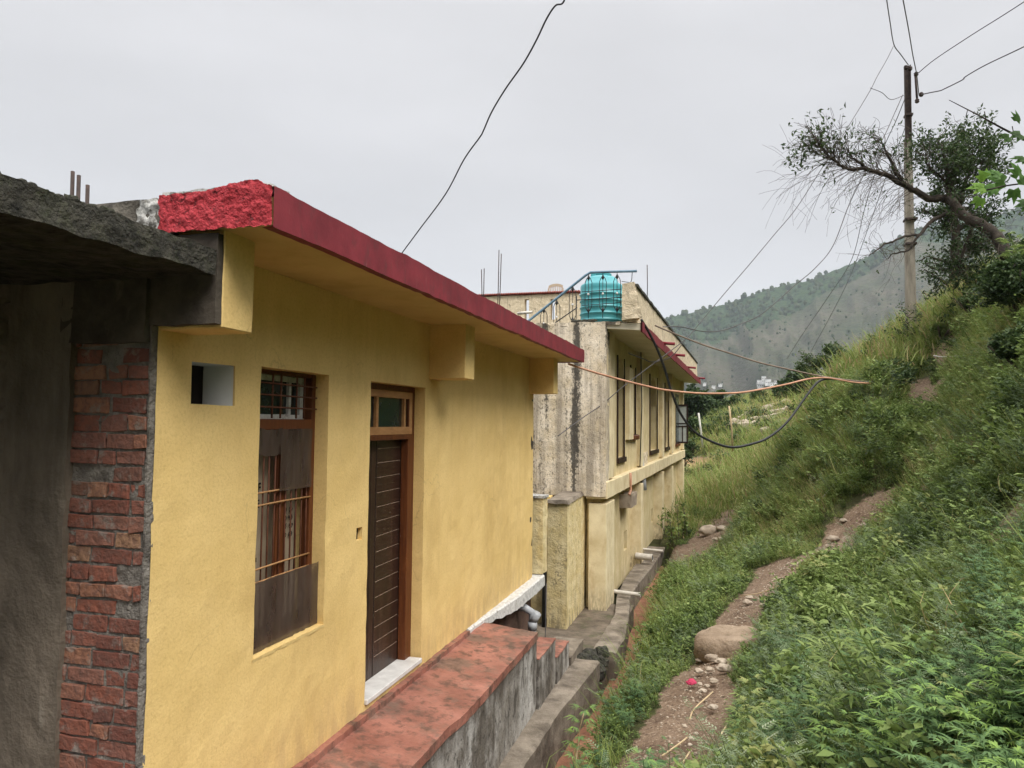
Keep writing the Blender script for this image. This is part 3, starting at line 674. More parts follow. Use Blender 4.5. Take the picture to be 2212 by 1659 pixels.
bm = bmesh.new(); bm.from_mesh(bk.data); nf = len(bm.faces); bm.from_mesh(mo_.data); bm.faces.ensure_lookup_table()
for f in bm.faces[nf:]: f.material_index = 1
bm.to_mesh(bk.data); bm.free(); bk.data.materials.append(MT['mortar']); bpy.data.objects.remove(mo_); tag(bk, 'bare red brick flank with grey mortar')
MB().box(XW - .014, XW - .003, YA - .034, YA + .012, -3.6, .44).build('corner_render', MT['mortar'], house, rough=(.04, .006, 16))
for bx, bz in ((-2.44, .78), (-2.36, .69)):
    MB().box(bx - .11, bx + .09, YA - .03, YA + .05, bz, bz + .075).build('loose_brick', MT['brick'], house, bevel=.008, rough=(.04, .006, 20))

# window
win = MB(); xi = XW - .10
win.box(xi - .06, xi, 3.74, 3.80, -1.37, .31); win.box(xi - .06, xi, 4.475, 4.53, -1.37, .31); win.box(xi - .06, xi, 3.80, 4.475, .285, .31); win.box(xi - .055, xi + .006, 3.80, 4.475, -.062, .005); win.box(xi - .06, xi, 3.80, 4.475, -1.37, -1.33)
win_o = win.build('window', MT['wood'], house, bevel=.004)
m = MB()
for y in (3.995, 4.085, 4.265, 4.355): m.tube([(xi + .012, y, .01), (xi + .012, y + .004, .285)], .0065, 6)
for z in (.075, .15, .222): m.tube([(xi + .02, 3.80, z + .004), (xi + .02, 4.50, z)], .0055, 6)
m.build('grille', MT['rustbar'], win_o)
m = MB().box(xi - .10, xi - .065, 3.80, 4.475, .005, .035); m.box(xi - .10, xi - .065, 3.86, 3.90, .035, .285); m.box(xi - .10, xi - .065, 4.43, 4.475, .035, .285); m.box(xi - .10, xi - .065, 3.90, 4.43, .25, .285); m.box(xi - .098, xi - .068, 4.30, 4.325, .035, .25)
m.build('fanlight_frame', MT['whiteframe'], win_o, rough=(.06, .002, 20))
MB().box(xi - .098, xi - .088, 3.89, 4.44, .04, .27).build('fanlight_pane', MT['glassdark'], win_o)
m = MB()
for y in [3.83 + .062 * i for i in range(11)]: m.tube([(xi - .012, y, -1.33), (xi - .012 + .004, y + random.uniform(-.006, .006), -.06)], .0055, 6)
m.build('bar', MT['rustbar'], win_o)
m = MB()
for z in (-.445, -.52, -.90, -.98): MB().tube([(xi - .002, 3.80, z), (xi + .002, 4.15, z + .006), (xi - .002, 4.485, z + .004)], .006, 6).build('cross_bar', MT['ochrebar'], win_o)
MB().box(xi - .05, xi - .02, 4.125, 4.21, -1.33, -.06).build('mullion', MT['wood'], win_o, bevel=.004)
MB().box(xi - .13, xi - .115, 3.80, 4.475, -1.3, -.07).build('cardboard', MT['board'], win_o, rough=(.1, .006, 6))
MB().box(xi - .11, xi - .102, 3.80, 3.835, -1.3, -.07).build('cardboard_edge', MT['whiteframe'], win_o)
def sheet(y0, y1, z0, z1, x, s):
    m = MB(); n, k = 22, 26
    for i in range(n + 1):
        for j in range(k + 1):
            y = y0 + (y1 - y0) * i / n; z = z0 + (z1 - z0) * j / k
            m.v.append((x + .010 * mnoise.noise(Vector((y * 22, z * 3, s))) + .005 * mnoise.noise(Vector((y * 50, z * 6, s))), y + .010 * mnoise.noise(Vector((z * 9, s, y))), z + (.015 * mnoise.noise(Vector((y * 14, s, 0))) if j in (0, k) else 0)))
    for i in range(n):
        for j in range(k):
            a = i * (k + 1) + j; m.f.append((a, a + k + 1, a + k + 2, a + 1))
    return m.build('plastic_sheet', MT['sheet'], win_o, smooth=True)
sheet(4.10, 4.475, -.45, -.058, xi + .012, 1); sheet(3.76, 4.515, -1.366, -.955, xi + .055, 2); sheet(3.80, 4.12, -.22, -.058, xi + .010, 3)
def text(s, size, loc, rot, m, parent, name, ext=.0015, bold=0):
    cu = bpy.data.curves.new('t', 'FONT'); cu.body = s; cu.size = size; cu.extrude = ext; cu.offset = bold
    ob = bpy.data.objects.new('t', cu); me = bpy.data.meshes.new_from_object(ob); bpy.data.objects.remove(ob)
    me.transform(Matrix.Translation(Vector(loc) - origin_of(parent)) @ rot.to_4x4()); me.materials.clear(); me.materials.append(m)
    o = bpy.data.objects.new(name, me); COL.objects.link(o); o.parent = parent; return o
from mathutils import Euler
TR = Euler((pi / 2, 0, pi / 2)).to_matrix()      # reads along +Y, seen from +X
xb = xi - .106
text('REF', .085, (xb, 3.94, -.455), TR, MT['ink'], win_o, 'printed_letters', bold=.002)
m = MB()
for k in range(3): m.box(xb, xb + .002, 3.95, 4.06, -.50 - k * .022, -.508 - k * .022)
m.build('printed_marks', MT['ink'], win_o); m = MB().box(xb, xb + .002, 3.97, 4.03, -.86, -.72); m.box(xb, xb + .002, 3.955, 4.045, -.885, -.858); m.build('printed_emblem', MT['ink'], win_o); m = MB()
rs = random.Random(5)
for c in range(3):
    m = MB()
    for r in range(4):
        y, z = 4.25 + c * .07, -.62 - r * .055
        for q in range(3): m.tube([(xb + .001, y + rs.uniform(0, .05), z + rs.uniform(0, .045)) for _ in range(2)], .0022, 4)
        m.tube([(xb + .001, y + .025 + .02 * cos(w), z + .022 + .018 * sin(w)) for w in np.linspace(0, 2 * pi, 9)], .002, 4)
    m.build('printed_symbols', MT['ink'], win_o, smooth=False)
tag(MB().box(xi - .01, XW + .002, 3.735, 4.53, -1.389, -1.371).build('window_sill', MT['soffit'], win_o, rough=(.03, .004, 14)), 'rough plaster edge')

# door
door = MB(); xd = XW - .10
door.box(xd - .07, xd, 6.09, 6.22, -2.10, .305); door.box(xd - .07, xd, 5.145, 5.20, -2.10, .305); door.box(xd - .07, xd, 5.20, 6.09, .255, .305); door.box(xd - .075, xd + .01, 5.20, 6.09, -.16, -.118)
dr = door.build('door', MT['wood'], house, bevel=.004)
m = MB().box(xd - .05, xd + .004, 5.20, 6.16, .195, .255); m.box(xd - .05, xd + .004, 5.20, 6.16, -.117, -.05); m.box(xd - .05, xd + .004, 6.10, 6.16, -.05, .195); m.box(xd - .05, xd + .004, 5.445, 5.485, -.05, .195); m.box(xd - .05, xd + .004, 5.985, 6.02, -.05, .195); m.box(xd - .05, xd + .004, 5.20, 5.24, -.05, .195)
m.build('transom_frame', MT['woodlight'], dr, bevel=.003)
MB().box(xd - .03, xd - .022, 5.22, 6.12, -.07, .21).build('transom_pane', MT['glassdark'], dr)
lf = MB().box(xd - .115, xd - .075, 5.17, 6.14, -2.10, -.14); dl = lf.build('door_leaf', MT['wooddark'], dr, bevel=.003)
m = MB(); xg = xd - .0745; zz = -.235; i = 0
while zz > -2.05:
    m.add([(xg, 5.64, zz), (xg, 6.08, zz + .004), (xg, 6.08, zz + .0075), (xg, 5.64, zz + .0045)], [(0, 1, 2, 3)]); zz -= .122 + random.uniform(-.006, .006); i += 1
m.build('groove', MT['groove'], dr)
m = MB()
for y in (5.30, 5.44, 5.52, 5.61): m.box(xg - .002, xg + .0004, y, y + .006, -2.09, -.15)
for y in (5.62, 6.085): m.box(xg - .002, xg + .0002, y, y + .004, -2.09, -.15)
m.build('stile_seam', MT['seam'], dr)
tag(MB().box(XW - .25, XW + .02, 5.15, 6.20, -2.128, -2.09).build('door_sill', MT['marble'], dr, bevel=.004), 'pale grey marble threshold')
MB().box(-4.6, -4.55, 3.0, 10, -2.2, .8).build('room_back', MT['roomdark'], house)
# plinth beam and void under the far half of the wall
g_ = lambda y: float(sstep(7.45, 9.2, y)); f1 = lambda y: XW + .03 + .10 * g_(y); zb_ = lambda y: -2.225 - .10 * g_(y) - .03 * mnoise.noise(Vector((y * 6, 0, 4)))
m = MB().loft([[(XW - .1, a, zb_(a)), (f1(a), a, zb_(a)), (f1(a), a, -2.18), (f1(a) - .02, a, -2.165), (XW - .1, a, -2.165)] for a in np.linspace(7.45, 10.4, 31)])
tag(m.build('plinth_beam', MT['whiteframe'], house, rough=(.06, .007, 12)), 'rough white concrete edge beam')
MB().box(XW - .35, XW - .06, 7.0, YB + .15, -3.5, -2.22).build('foundation_wall', MT['brownwall'], house, rough=(.1, .01, 6))
t = thing('drain_pipe', 'grey plastic waste pipe with an elbow below the far end of the yellow wall', 'pipe', (-2.45, 9.3, -3.2))
px_, py_ = -2.44, 9.6
m = MB().tube([(px_, py_, -3.27), (px_, py_, -2.60), (px_ - .01, py_, -2.50), (px_ - .10, py_ - .03, -2.44), (px_ - .2, py_ - .05, -2.43)], .05, 14)
m.build('pipe_run', MT['pvc'], t)
for a, b in ((-3.0, -2.93), (-2.72, -2.62)): MB().tube([(px_, py_, a), (px_, py_, b)], .062, 14).build('collar', MT['pvc'], t)
MB().tube([(px_, py_, -2.62), (px_ + .07, py_ - .02, -2.50)], .056, 14).build('access_cap', MT['pvc'], t)

# ------------------------------------------------------------------ raised platform, steps, ledge
pf = thing('platform', 'raised walkway with worn red oxide floor and stained white side along the yellow house', 'platform', (-2.2, 5.5, -3.6))
def bumpy(m, name, mt, par, r=(.10, .008, 6)): return m.build(name, mt, par, rough=r)
m = MB(); P0 = lambda y: -1.945 - (.035 if y < 5.55 else 0) + .015 * mnoise.noise(Vector((y * 2, 1, 0)))
ysg = [0.5, 2, 3, 4, 4.5, 5, 5.3, 5.55, 5.56, 6, 6.4, 6.8, 7.2, 7.6, 7.9]
m.loft([[(XW - .05, a, -2.34), (P0(a), a, -2.34), (P0(a), a, -2.265), (XW - .05, a, -2.20)] for a in ysg])
bumpy(m, 'walkway_top', MT['oxide'], pf, (.07, .006, 8))
m = MB()
m.loft([[(XW, a, -3.7), (P0(a) - .02, a, -3.7), (P0(a) - .012, a, -2.33), (XW, a, -2.33)] for a in ysg])
bumpy(m, 'retaining_side', MT['stainwhite'], pf, (.09, .007, 6))
MB().box(XW + .001, XW + .055, 4.1, 7.4, -2.215, -2.165).build('skirting', MT['oxide'], pf, rough=(.06, .010, 9))
st = thing('stairs', 'three worn concrete steps going down from the far end of the red walkway', 'stairs', (-2.0, 8.7, -3.2))
for i, (ya, yb, zt_) in enumerate(((7.92, 8.72, -2.56), (8.73, 9.42, -2.78), (9.43, 10.3, -3.0))):
    tag(MB().box(-2.3, -1.93 + .02 * i, ya, yb, zt_, zt_ + .012).build('tread', MT['oxide'] if i < 2 else MT['wetcon'], st, rough=(.08, .007, 8)))
    MB().box(-2.3, -1.935 + .02 * i, ya + .003, yb - .003, -3.6, zt_).build('step', MT['stainwhite'] if i < 2 else MT['wetcon'], st, rough=(.08, .008, 7))
lg = thing('drain_ledge', 'weathered grey concrete ledge edging the drain below the walkway', 'ledge', (-1.8, 6, -3.7))
m = MB(); pts = [(0, -1.80), (4, -1.78), (6.64, -1.76), (8, -1.73), (9.0, -1.64), (9.75, -1.58)]
m.loft([[(-2.3, a, -3.8), (xa, a, -3.8), (xa + .01, a, -3.11), (xa - .02, a, -3.09), (-2.3, a, -3.09)] for a, xa in pts])
bumpy(m, 'ledge_body', MT['wetcon'], lg, (.09, .010, 6))
m = MB(); [lump(m, (-1.72 + rr0.uniform(-.16, .1), 9.95 + rr0.uniform(-.12, .35), -3.22 + rr0.uniform(-.05, .08)), rr0.uniform(.05, .13), rr0, .8, 5) for _ in range(26)]
m.build('broken_rubble', MT['darkslab'], lg, smooth=False)
MB().box(-4.5, -1.58, 9.75, 13.6, -3.8, -3.27).build('alley_floor', MT['mudfloor'], lg, rough=(.12, .012, 5))
lg2 = thing('drain_wall', 'grey concrete drain wall following the foot of the cream house', 'ledge', (-1.7, 14, -3.7))
m = MB(); pts = [(10.6, -1.82, -1.50, -3.22), (11.4, -1.80, -1.47, -3.22), (12.6, -1.78, -1.56, -3.21), (14.1, -1.95, -1.84 + .12, -3.22), (15.6, -2.0, -1.68, -3.22), (17.2, -2.0, -1.62, -3.26), (20.4, -2.0, -1.55, -3.3)]
m.loft([[(p[1], p[0], -3.9), (p[2], p[0], -3.9), (p[2] + .01, p[0], p[3] - .02), (p[2] - .02, p[0], p[3]), (p[1], p[0], p[3])] for p in pts])
bumpy(m, 'wall_body', MT['wetcon'], lg2, (.10, .010, 6))
tag(MB().box(-1.78, -1.22, 0, 19.5, -3.75, -3.62).build('drain_bed', MT['draindirt'], None, rough=(.12, .02, 4)), 'reddish silt on the bed of the open drain', kind='structure')
for i, (y, z, l, r_, lab) in enumerate(((13.9, -3.13, .46, .038, 'dirty white waste pipe stub beside the corner pillar of the cream house'), (17.6, -3.1, .34, .075, 'thick white waste pipe stub at the second pillar of the cream house'), (18.0, -3.0, .55, .03, 'thin white waste pipe stub above the thick one'))):
    c = thing('waste_pipe', lab, 'pipe', (-1.9, y, z), 'waste pipes over the drain')
    m = MB().tube([(-2.0, y, z + .02), (-1.95 + l, y - .05, z)], r_, 12, caps=False); m.tube([(-1.95 + l - .03, y - .047, z), (-1.95 + l, y - .05, z)], r_ * 1.12, 12, caps=False)
    m.build('pipe_run', MT['pvcwhite'], c)
    MB().tube([(-2.0, y, z + .02), (-1.955 + l, y - .05, z)], r_ * .85, 10).build('bore', MT['roomdark'], c)

# ------------------------------------------------------------------ unfinished neighbour on the left
nb = thing('unfinished_building', 'dark unfinished concrete shed with a mossy roof slab left of the yellow house', 'building', (-4, 1, -3.6))
m = MB().box(-6.8, -2.25, .3, YA - .055, .665, .785); m.build('roof_slab', MT['darkslab'], nb, rough=(.06, .014, 9))
m = MB().box(-2.62, -2.235, 1.4, YA - .06, .79, .80)
rr_ = random.Random(9)
m = MB()
for _ in range(520):
    y = rr_.uniform(.3, 2.62); x = -2.33 - abs(rr_.gauss(0, .16)) - .06; h = .035 * (1 - sstep(2.35, 2.66, y)) 
    lump(m, (x, y, .80 + rr_.uniform(0, h + .012) + .09 * float(sstep(2.3, 1.2, y)) * 0), rr_.uniform(.010, .030), rr_, .8, 4)
m.box(-2.9, -2.36, .2, 2.55, .78, .815)
tag(m.build('rubble', MT['darkslab'], nb, smooth=False), 'black gravel left along the slab edge')
m = MB().box(-3.45, -3.055, YA - .06, YA + .12, -3.6, .67); m.build('column', MT['column'], nb, rough=(.05, .010, 9))
MB().box(-3.62, -3.445, YA - .04, YA + .12, -3.6, .67).build('formwork_edge', MT['column'], nb, rough=(.035, .022, 14))
MB().box(-3.12, -2.62, YA - .06, YA - .015, .36, .67).build('lintel_render', MT['darkplaster'], nb, rough=(.05, .009, 9))
m = MB().box(-6.8, -3.6, YA + .0, YA + .12, -3.6, .67); m.box(-6.8, -6.6, .3, YA, -3.6, .67)
m.build('side_wall', MT['interiordark'], nb, rough=(.15, .012, 5))
MB().box(-6.6, -2.3, -2.5, YA - .15, -3.7, -3.45).build('floor', MT['darkplaster'], nb)
MB().box(-6.6, -3.55, 2.35, 2.60, .36, .66).build('beam', MT['darkplaster'], nb, rough=(.08, .01, 8))
for i, (x, y, z0, z1) in enumerate(((-6.48, 6, 1.04, 2.55), (-6.42, 6.02, 1.04, 2.51), (-6.28, 6, 1.04, 2.39))):
    tag(MB().tube([(x, y, z0), (x + .01, y, (z0 + z1) / 2), (x, y, z1)], .020, 7).build('rebar', MT['rustdark']), ['tallest rusty rebar stub on the flat roof at far left', 'middle rusty rebar stub on the flat roof at far left', 'shortest rusty rebar stub, right of the pair on the flat roof'][i], 'rebar', 'rebar stubs on the near roof')

# ------------------------------------------------------------------ boundary wall pieces between the houses
gw = thing('boundary_wall', 'cracked yellow boundary wall ending in a square pillar before the cream house', 'wall', (-2.5, 12.5, -3.3))
m = MB(); a0, a1 = at(1224, 1357, Z=-3.27), at(1260, 1314, Z=-3.27)
zt0 = -1.30
m.hexa([(-2.75, 11.75, -3.4), (-2.42, 11.72, -3.4), (-2.40, 13.25, -3.4), (-2.75, 13.25, -3.4), (-2.75, 11.75, zt0), (-2.42, 11.72, zt0), (-2.40, 13.25, zt0 + .05), (-2.75, 13.25, zt0 + .05)])
m.build('pillar', MT['gate'], gw, rough=(.12, .006, 6))
MB().hexa([(-2.78, 11.70, zt0), (-2.40, 11.68, zt0), (-2.38, 13.0, zt0 + .03), (-2.78, 13.0, zt0 + .03), (-2.76, 11.72, zt0 + .05), (-2.42, 11.70, zt0 + .06), (-2.42, 13.0, zt0 + .09), (-2.76, 13.0, zt0 + .09)]).build('coping', MT['wetcon'], gw, rough=(.10, .015, 9))
MB().box(-3.6, -2.84, 12.3, 12.5, -3.4, -1.25).build('wall_panel', MT['yellow'], gw, rough=(.15, .01, 5))
MB().box(-3.05, -2.86, 11.9, 12.1, -3.4, -1.28).build('wall_return', MT['gate'], gw, rough=(.1, .01, 6))
tag(MB().tube([(-2.80, 11.75, -3.3), (-2.79, 11.73, -2.2), (-2.80, 11.75, -1.3)], .035, 8).build('downpipe', MT['cableblack'], gw), 'dark line of the wall gap drawn as a black tube')  # black tube put in for the shade of the narrow gap
MB().box(-3.3, -2.82, 11.4, 11.7, -1.42, -1.2).build('lintel', MT['seam'], gw, rough=(.08, .01, 7))
tp = thing('gate_post', 'narrow cream concrete post with a whitened top beside the end of the yellow house', 'post', (-2.6, 10.5, -2.1))
MB().box(-2.70, -2.49, 10.35, 10.62, -2.15, -1.08).build('post_shaft', MT['gate'], tp, rough=(.07, .010, 8))
MB().box(-2.72, -2.47, 10.33, 10.64, -1.079, -1.05).build('post_cap', MT['whitewash'], tp, rough=(.06, .008, 10))
tag(MB().tube([(-2.35, 10.0, -2.2), (-2.36, 10.0, -2.9), (-2.37, 9.95, -3.25)], .007, 6).build('wire', MT['cablegrey']), 'short grey wire hanging from the white edge beam', 'wire')

# ------------------------------------------------------------------ cream house
ev = ray(1610, 920)[:2]; ev = ev / np.linalg.norm(ev); nv_ = np.array([ev[1], -ev[0]]); OR = np.array([-2.0, 13.0])
def FP(s, o, z): p = OR + ev * s + nv_ * o; return (p[0], p[1], z)
def fbox(m, s0, s1, o0, o1, z0, z1):
    return m.hexa([FP(s0, o0, z0), FP(s0, o1, z0), FP(s1, o1, z0), FP(s1, o0, z0), FP(s0, o0, z1), FP(s0, o1, z1), FP(s1, o1, z1), FP(s1, o0, z1)])
ch = thing('cream_house', 'two-storey cream house with mildew-streaked end wall and arched windows beyond the yellow one', 'house', (-4, 20, -3.4))
# windows: (s0, s1, z0, z1)
WS = [(1.75, 2.68, -.70, 1.36), (3.52, 4.36, -.25, 1.30), (7.0, 8.85, -.74, 1.33), (10.9, 12.2, -.76, 1.30)]
# recessed wall (at o=-.3) with holes
def fwall(o, s0, s1, z0, z1, holes, depth, step=.35):
    m = MB(); ss = sorted({s0, s1, *[h[0] for h in holes], *[h[1] for h in holes]}); zs = sorted({z0, z1, *[h[2] for h in holes], *[h[3] for h in holes]})
    for a, b in zip(ss, ss[1:]):
        for c, d in zip(zs, zs[1:]):
            if any(h[0] < (a + b) / 2 < h[1] and h[2] < (c + d) / 2 < h[3] for h in holes): continue
            m.quad(FP(a, o, c), FP(b, o, c), FP(b, o, d), FP(a, o, d))
    for h in holes:
        m.quad(FP(h[0], o, h[2]), FP(h[0], o, h[3]), FP(h[0], o - depth, h[3]), FP(h[0], o - depth, h[2])); m.quad(FP(h[1], o, h[3]), FP(h[1], o, h[2]), FP(h[1], o - depth, h[2]), FP(h[1], o - depth, h[3]))
        m.quad(FP(h[1], o, h[2]), FP(h[0], o, h[2]), FP(h[0], o - depth, h[2]), FP(h[1], o - depth, h[2])); m.quad(FP(h[0], o, h[3]), FP(h[1], o, h[3]), FP(h[1], o - depth, h[3]), FP(h[0], o - depth, h[3]))
    return m
VH = [(3.7, 4.15, -2.85, -2.42), (8.75, 9.1, -2.85, -2.45)]
fwall(-.26, .1, 17.4, -3.5, -1.2, VH, .22).build('facade_wall', MT['cream'], ch, smooth=False)
fwall(-.10, .1, 17.4, -1.2, 1.70, WS, .30).build('facade_wall', MT['cream'], ch, smooth=False)
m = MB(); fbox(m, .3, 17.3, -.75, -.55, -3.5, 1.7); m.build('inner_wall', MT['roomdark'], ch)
m = MB(); fbox(m, 17.2, 17.42, -4.5, -.3, -3.6, 1.7); m.build('far_end_wall', MT['cream'], ch)
# near end wall: upper storey overhanging
m = MB(); m.hexa([(-6.5, 13.0, -1.27), (-2.0, 12.98, -1.29), (-1.99, 13.32, -1.29), (-6.5, 13.3, -1.27), (-6.5, 13.0, 1.73), (-2.0, 12.98, 1.77), (-1.99, 13.32, 1.77), (-6.5, 13.3, 1.73)])
tag(m.build('end_wall_upper', MT['stained'], ch, rough=(.16, .012, 4)), 'pale wall with black mildew streaks')
MB().box(-6.5, -2.36, 13.45, 13.7, -3.5, -1.28).build('end_wall_lower', MT['cream'], ch, rough=(.2, .01, 4))
MB().box(-2.38, -2.14, 13.22, 13.6, -3.4, -1.29).build('end_column', MT['gate'], ch, rough=(.12, .010, 6))
# pilasters
for s, w in ((.05, .85), (4.62, .42), (9.36, .42), (12.4, .42), (16.95, .5)):
    m = MB(); fbox(m, s, s + w, -.32, .0, -3.45, -1.42); tag(m.build('pilaster', MT['creampil'], ch, bevel=.008, rough=(.22, .006, 4)))
    m = MB(); fbox(m, s, s + w, -.12, .0, -1.0, 1.68); tag(m.build('pilaster', MT['creampil'], ch, bevel=.008, rough=(.22, .006, 4)))
# floor band
m = MB(); fbox(m, 0.0, 17.45, -.36, .03, -1.33, -1.03); m.build('floor_band', MT['creampil'], ch, bevel=.01, rough=(.25, .010, 3))
# boxed fin and ledges near the open shutter
m = MB(); fbox(m, 2.86, 3.45, -.12, -.01, -.35, 1.2); m.build('boxed_fin', MT['creampil'], ch, bevel=.006)
# arched windows
for i, (a, b, z0, z1) in enumerate(WS):
    m = MB(); fbox(m, a - .04, a + .02, -.11, -.07, z0, z1); fbox(m, b - .02, b + .03, -.11, -.085, z0, z1); fbox(m, a - .05, b + .05, -.13, -.05, z0 - .10, z0)
    w_ = m.build('window', MT['blackpaint'], ch)
    # arch head panel
    m = MB(); n = 10; c = (a + b) / 2; hw = (b - a) / 2; zs_ = z1 - hw * .9
    for k in range(n):
        u0, u1 = -1 + 2 * k / n, -1 + 2 * (k + 1) / n
        f0, f1 = zs_ + (z1 - .04 - zs_) * sqrt(max(0, 1 - u0 * u0)), zs_ + (z1 - .04 - zs_) * sqrt(max(0, 1 - u1 * u1))
        for (o_) in (-.105,):
            m.quad(FP(c + u0 * hw, o_, f0), FP(c + u1 * hw, o_, f1), FP(c + u1 * hw, o_, z1 + .01), FP(c + u0 * hw, o_, z1 + .01))
            m.quad(FP(c + u0 * hw, o_, f0), FP(c + u1 * hw, o_, f1), FP(c + u1 * hw, o_ - .2, f1), FP(c + u0 * hw, o_ - .2, f0))
    m.build('arch_head', MT['cream'], w_, smooth=False)
    m = MB(); fbox(m, a, b, -.39, -.38, z0, z1); m.build('pane', MT['glassgrey'], w_)
    m = MB(); fbox(m, a, a + .09, -.38, -.34, z0, z1); fbox(m, b - .07, b, -.38, -.34, z0, z1); fbox(m, (a + b) / 2 - .04, (a + b) / 2 + .04, -.38, -.34, z0, z1)
    for q_ in (z0 + .03, (z0 + z1) / 2, z1 - .6): fbox(m, a, b, -.378, -.342, q_, q_ + .06)
    m.build('sash', MT['blackpaint'], w_)
# last window with an open casement
def casement(s, z0, z1, o0, o1, lab):
    m = MB()
    for a, b in ((o0, o0 + .05), (o1 - .05, o1)): fbox(m, s, s + .04, a, b, z0, z1)
    fbox(m, s, s + .04, o0, o1, z0, z0 + .07); fbox(m, s, s + .04, o0, o1, z1 - .07, z1); fbox(m, s, s + .04, o0, o1, z0 + .42 * (z1 - z0), z0 + .42 * (z1 - z0) + .05)
    fbox(m, s, s + .04, (o0 + o1) / 2 - .018, (o0 + o1) / 2 + .018, z0, z0 + .42 * (z1 - z0)); fbox(m, s, s + .04, o0, o1, z0 + .5 * (z1 - z0), z0 + .5 * (z1 - z0) + .035)
    sh = m.build('open_shutter', MT['blackpaint'], ch); tag(sh, lab)
    m = MB(); fbox(m, s + .015, s + .022, o0 + .04, o1 - .04, z0 + .04, z1 - .04); m.build('shutter_pane', MT['shutterglass'], sh)
m = MB(); fbox(m, 14.7, 16.0, -.14, -.085, -.75, 1.1); w_ = m.build('window', MT['blackpaint'], ch)
m = MB(); fbox(m, 14.8, 15.9, -.086, -.079, -.67, 1.0); m.build('pane', MT['glassgrey'], w_)
m = MB(); fbox(m, 14.6, 16.1, -.14, -.03, -.83, -.75); m.build('window_sill', MT['wood'], w_)
casement(15.9, -.74, .74, -.14, .26, 'dark framed glazed shutter swung open')
m = MB(); fbox(m, 3.5, 4.38, -.11, -.0, -.37, -.26); m.build('shutter_ledge', MT['wood'], ch, bevel=.02)
# grille-like broken plaster and pipe below third window
m = MB(); fbox(m, 5.25, 6.2, -.12, -.05, -1.02, -.72); m.build('plaster_scar', MT['parapet'], ch, rough=(.06, .03, 12))
m = MB().tube([FP(5.3, -.12, -.75), FP(5.3, -.05, -1.35), FP(5.3, -.02, -1.62)], .07, 10); m.build('rain_pipe', MT['pvc'], ch)
m = MB(); fbox(m, 3.05, 3.9, -.30, .0, -1.82, -1.52); tag(m.build('wall_box', MT['stone'], ch, rough=(.1, .02, 9)), 'small brown-stained concrete box')
m = MB().tube([FP(2.6, .045, -1.03), FP(2.6, .05, -1.30), FP(2.62, .05, -1.40), FP(2.4, .05, -1.46)], .028, 8); m.build('bent_pipe', MT['cableorange'], ch)
m = MB().tube([FP(1.05, -.24, -3.3), FP(1.06, -.24, -1.4)], .03, 8); tag(m.build('downpipe', MT['pvc'], ch), 'grey downpipe beside the corner pilaster')
m = MB().tube([FP(4.55, -.02, -1.0), FP(4.57, .02, .4), FP(4.55, .0, 1.68)], .014, 6); m.build('conduit', MT['cableblack'], ch)
for a, b, c, d in VH: fbox(MB(), a, b, -.50, -.49, c, d).build('vent_back', MT['interiordark'], ch)
# roof slab with sloping soffit, red edge, parapet
def fprism(m, s0, s1, prof):
    n = len(prof); m.add([FP(s0, o, z) for o, z in prof] + [FP(s1, o, z) for o, z in prof],
        [tuple(range(n))[::-1], tuple(range(n, 2 * n))] + [(i, (i + 1) % n, n + (i + 1) % n, n + i) for i in range(n)]); return m
m = fprism(MB(), .02, 17.75, [(-4.0, 1.70), (-.30, 1.70), (.60, 1.63), (.60, 1.76), (-4.0, 1.80)]); m.build('roof_slab', MT['palesoffit'], ch, smooth=False)
m = MB(); k = 40
for i in range(k):
    a, b = .0 + 17.85 * i / k, .0 + 17.85 * (i + 1) / k; w0 = .012 * mnoise.noise(Vector((a * 1.7, 0, 0))); w1 = .012 * mnoise.noise(Vector((b * 1.7, 0, 0)))
    fprism_pts = [(.602, 1.60), (.632, 1.60), (.632, 1.78), (.602, 1.78)]
    m.add([FP(a, o + w0, z + w0) for o, z in fprism_pts] + [FP(b, o + w1, z + w1) for o, z in fprism_pts], [(0, 1, 5, 4), (1, 2, 6, 5), (2, 3, 7, 6), (3, 0, 4, 7)])
m.build('fascia', MT['redpaint'], ch, smooth=False)
m = MB(); fbox(m, -.02, 17.3, .36, .52, 1.78, 2.40); m.build('parapet', MT['parapet'], ch, rough=(.18, .016, 5))
MB().hexa([(-1.72, 12.9, 1.80), (-1.36, 12.88, 1.84), (-1.46, 13.2, 1.84), (-1.72, 13.2, 1.80), (-1.71, 12.9, 2.44), (-1.50, 12.88, 2.47), (-1.50, 13.2, 2.47), (-1.71, 13.2, 2.44)]).build('parapet_end', MT['parapet'], ch, rough=(.06, .012, 9))
m = MB(); fbox(m, -.02, 17.32, .33, .55, 2.40, 2.45); m.build('coping', MT['darkslab'], ch, rough=(.12, .012, 8))
for s_ in (3.7, 6.6, 11.0, 16.6):
    m = MB().tube([FP(s_, .5, 1.80), FP(s_, .86, 1.765)], .035, 10); m.build('roof_spout', MT['redpaint'], ch)
MB().box(-6.5, -1.75, 12.98, 13.25, 1.74, 1.80).build('roof_edge', MT['stained'], ch, rough=(.08, .014, 7))
m = MB(); [lump(m, (-2.60 + .035 * i + random.uniform(-.02, .02), 13.05, 1.83 - .0 * i), random.uniform(.03, .055), rr_, .6, 5) for i in range(12)]
m.build('broken_edge', MT['darkslab'], ch, smooth=False)
MB().box(-6.4, -1.6, 13.3, 30, 1.80, 1.82).build('roof_deck', MT['greycon'], ch)

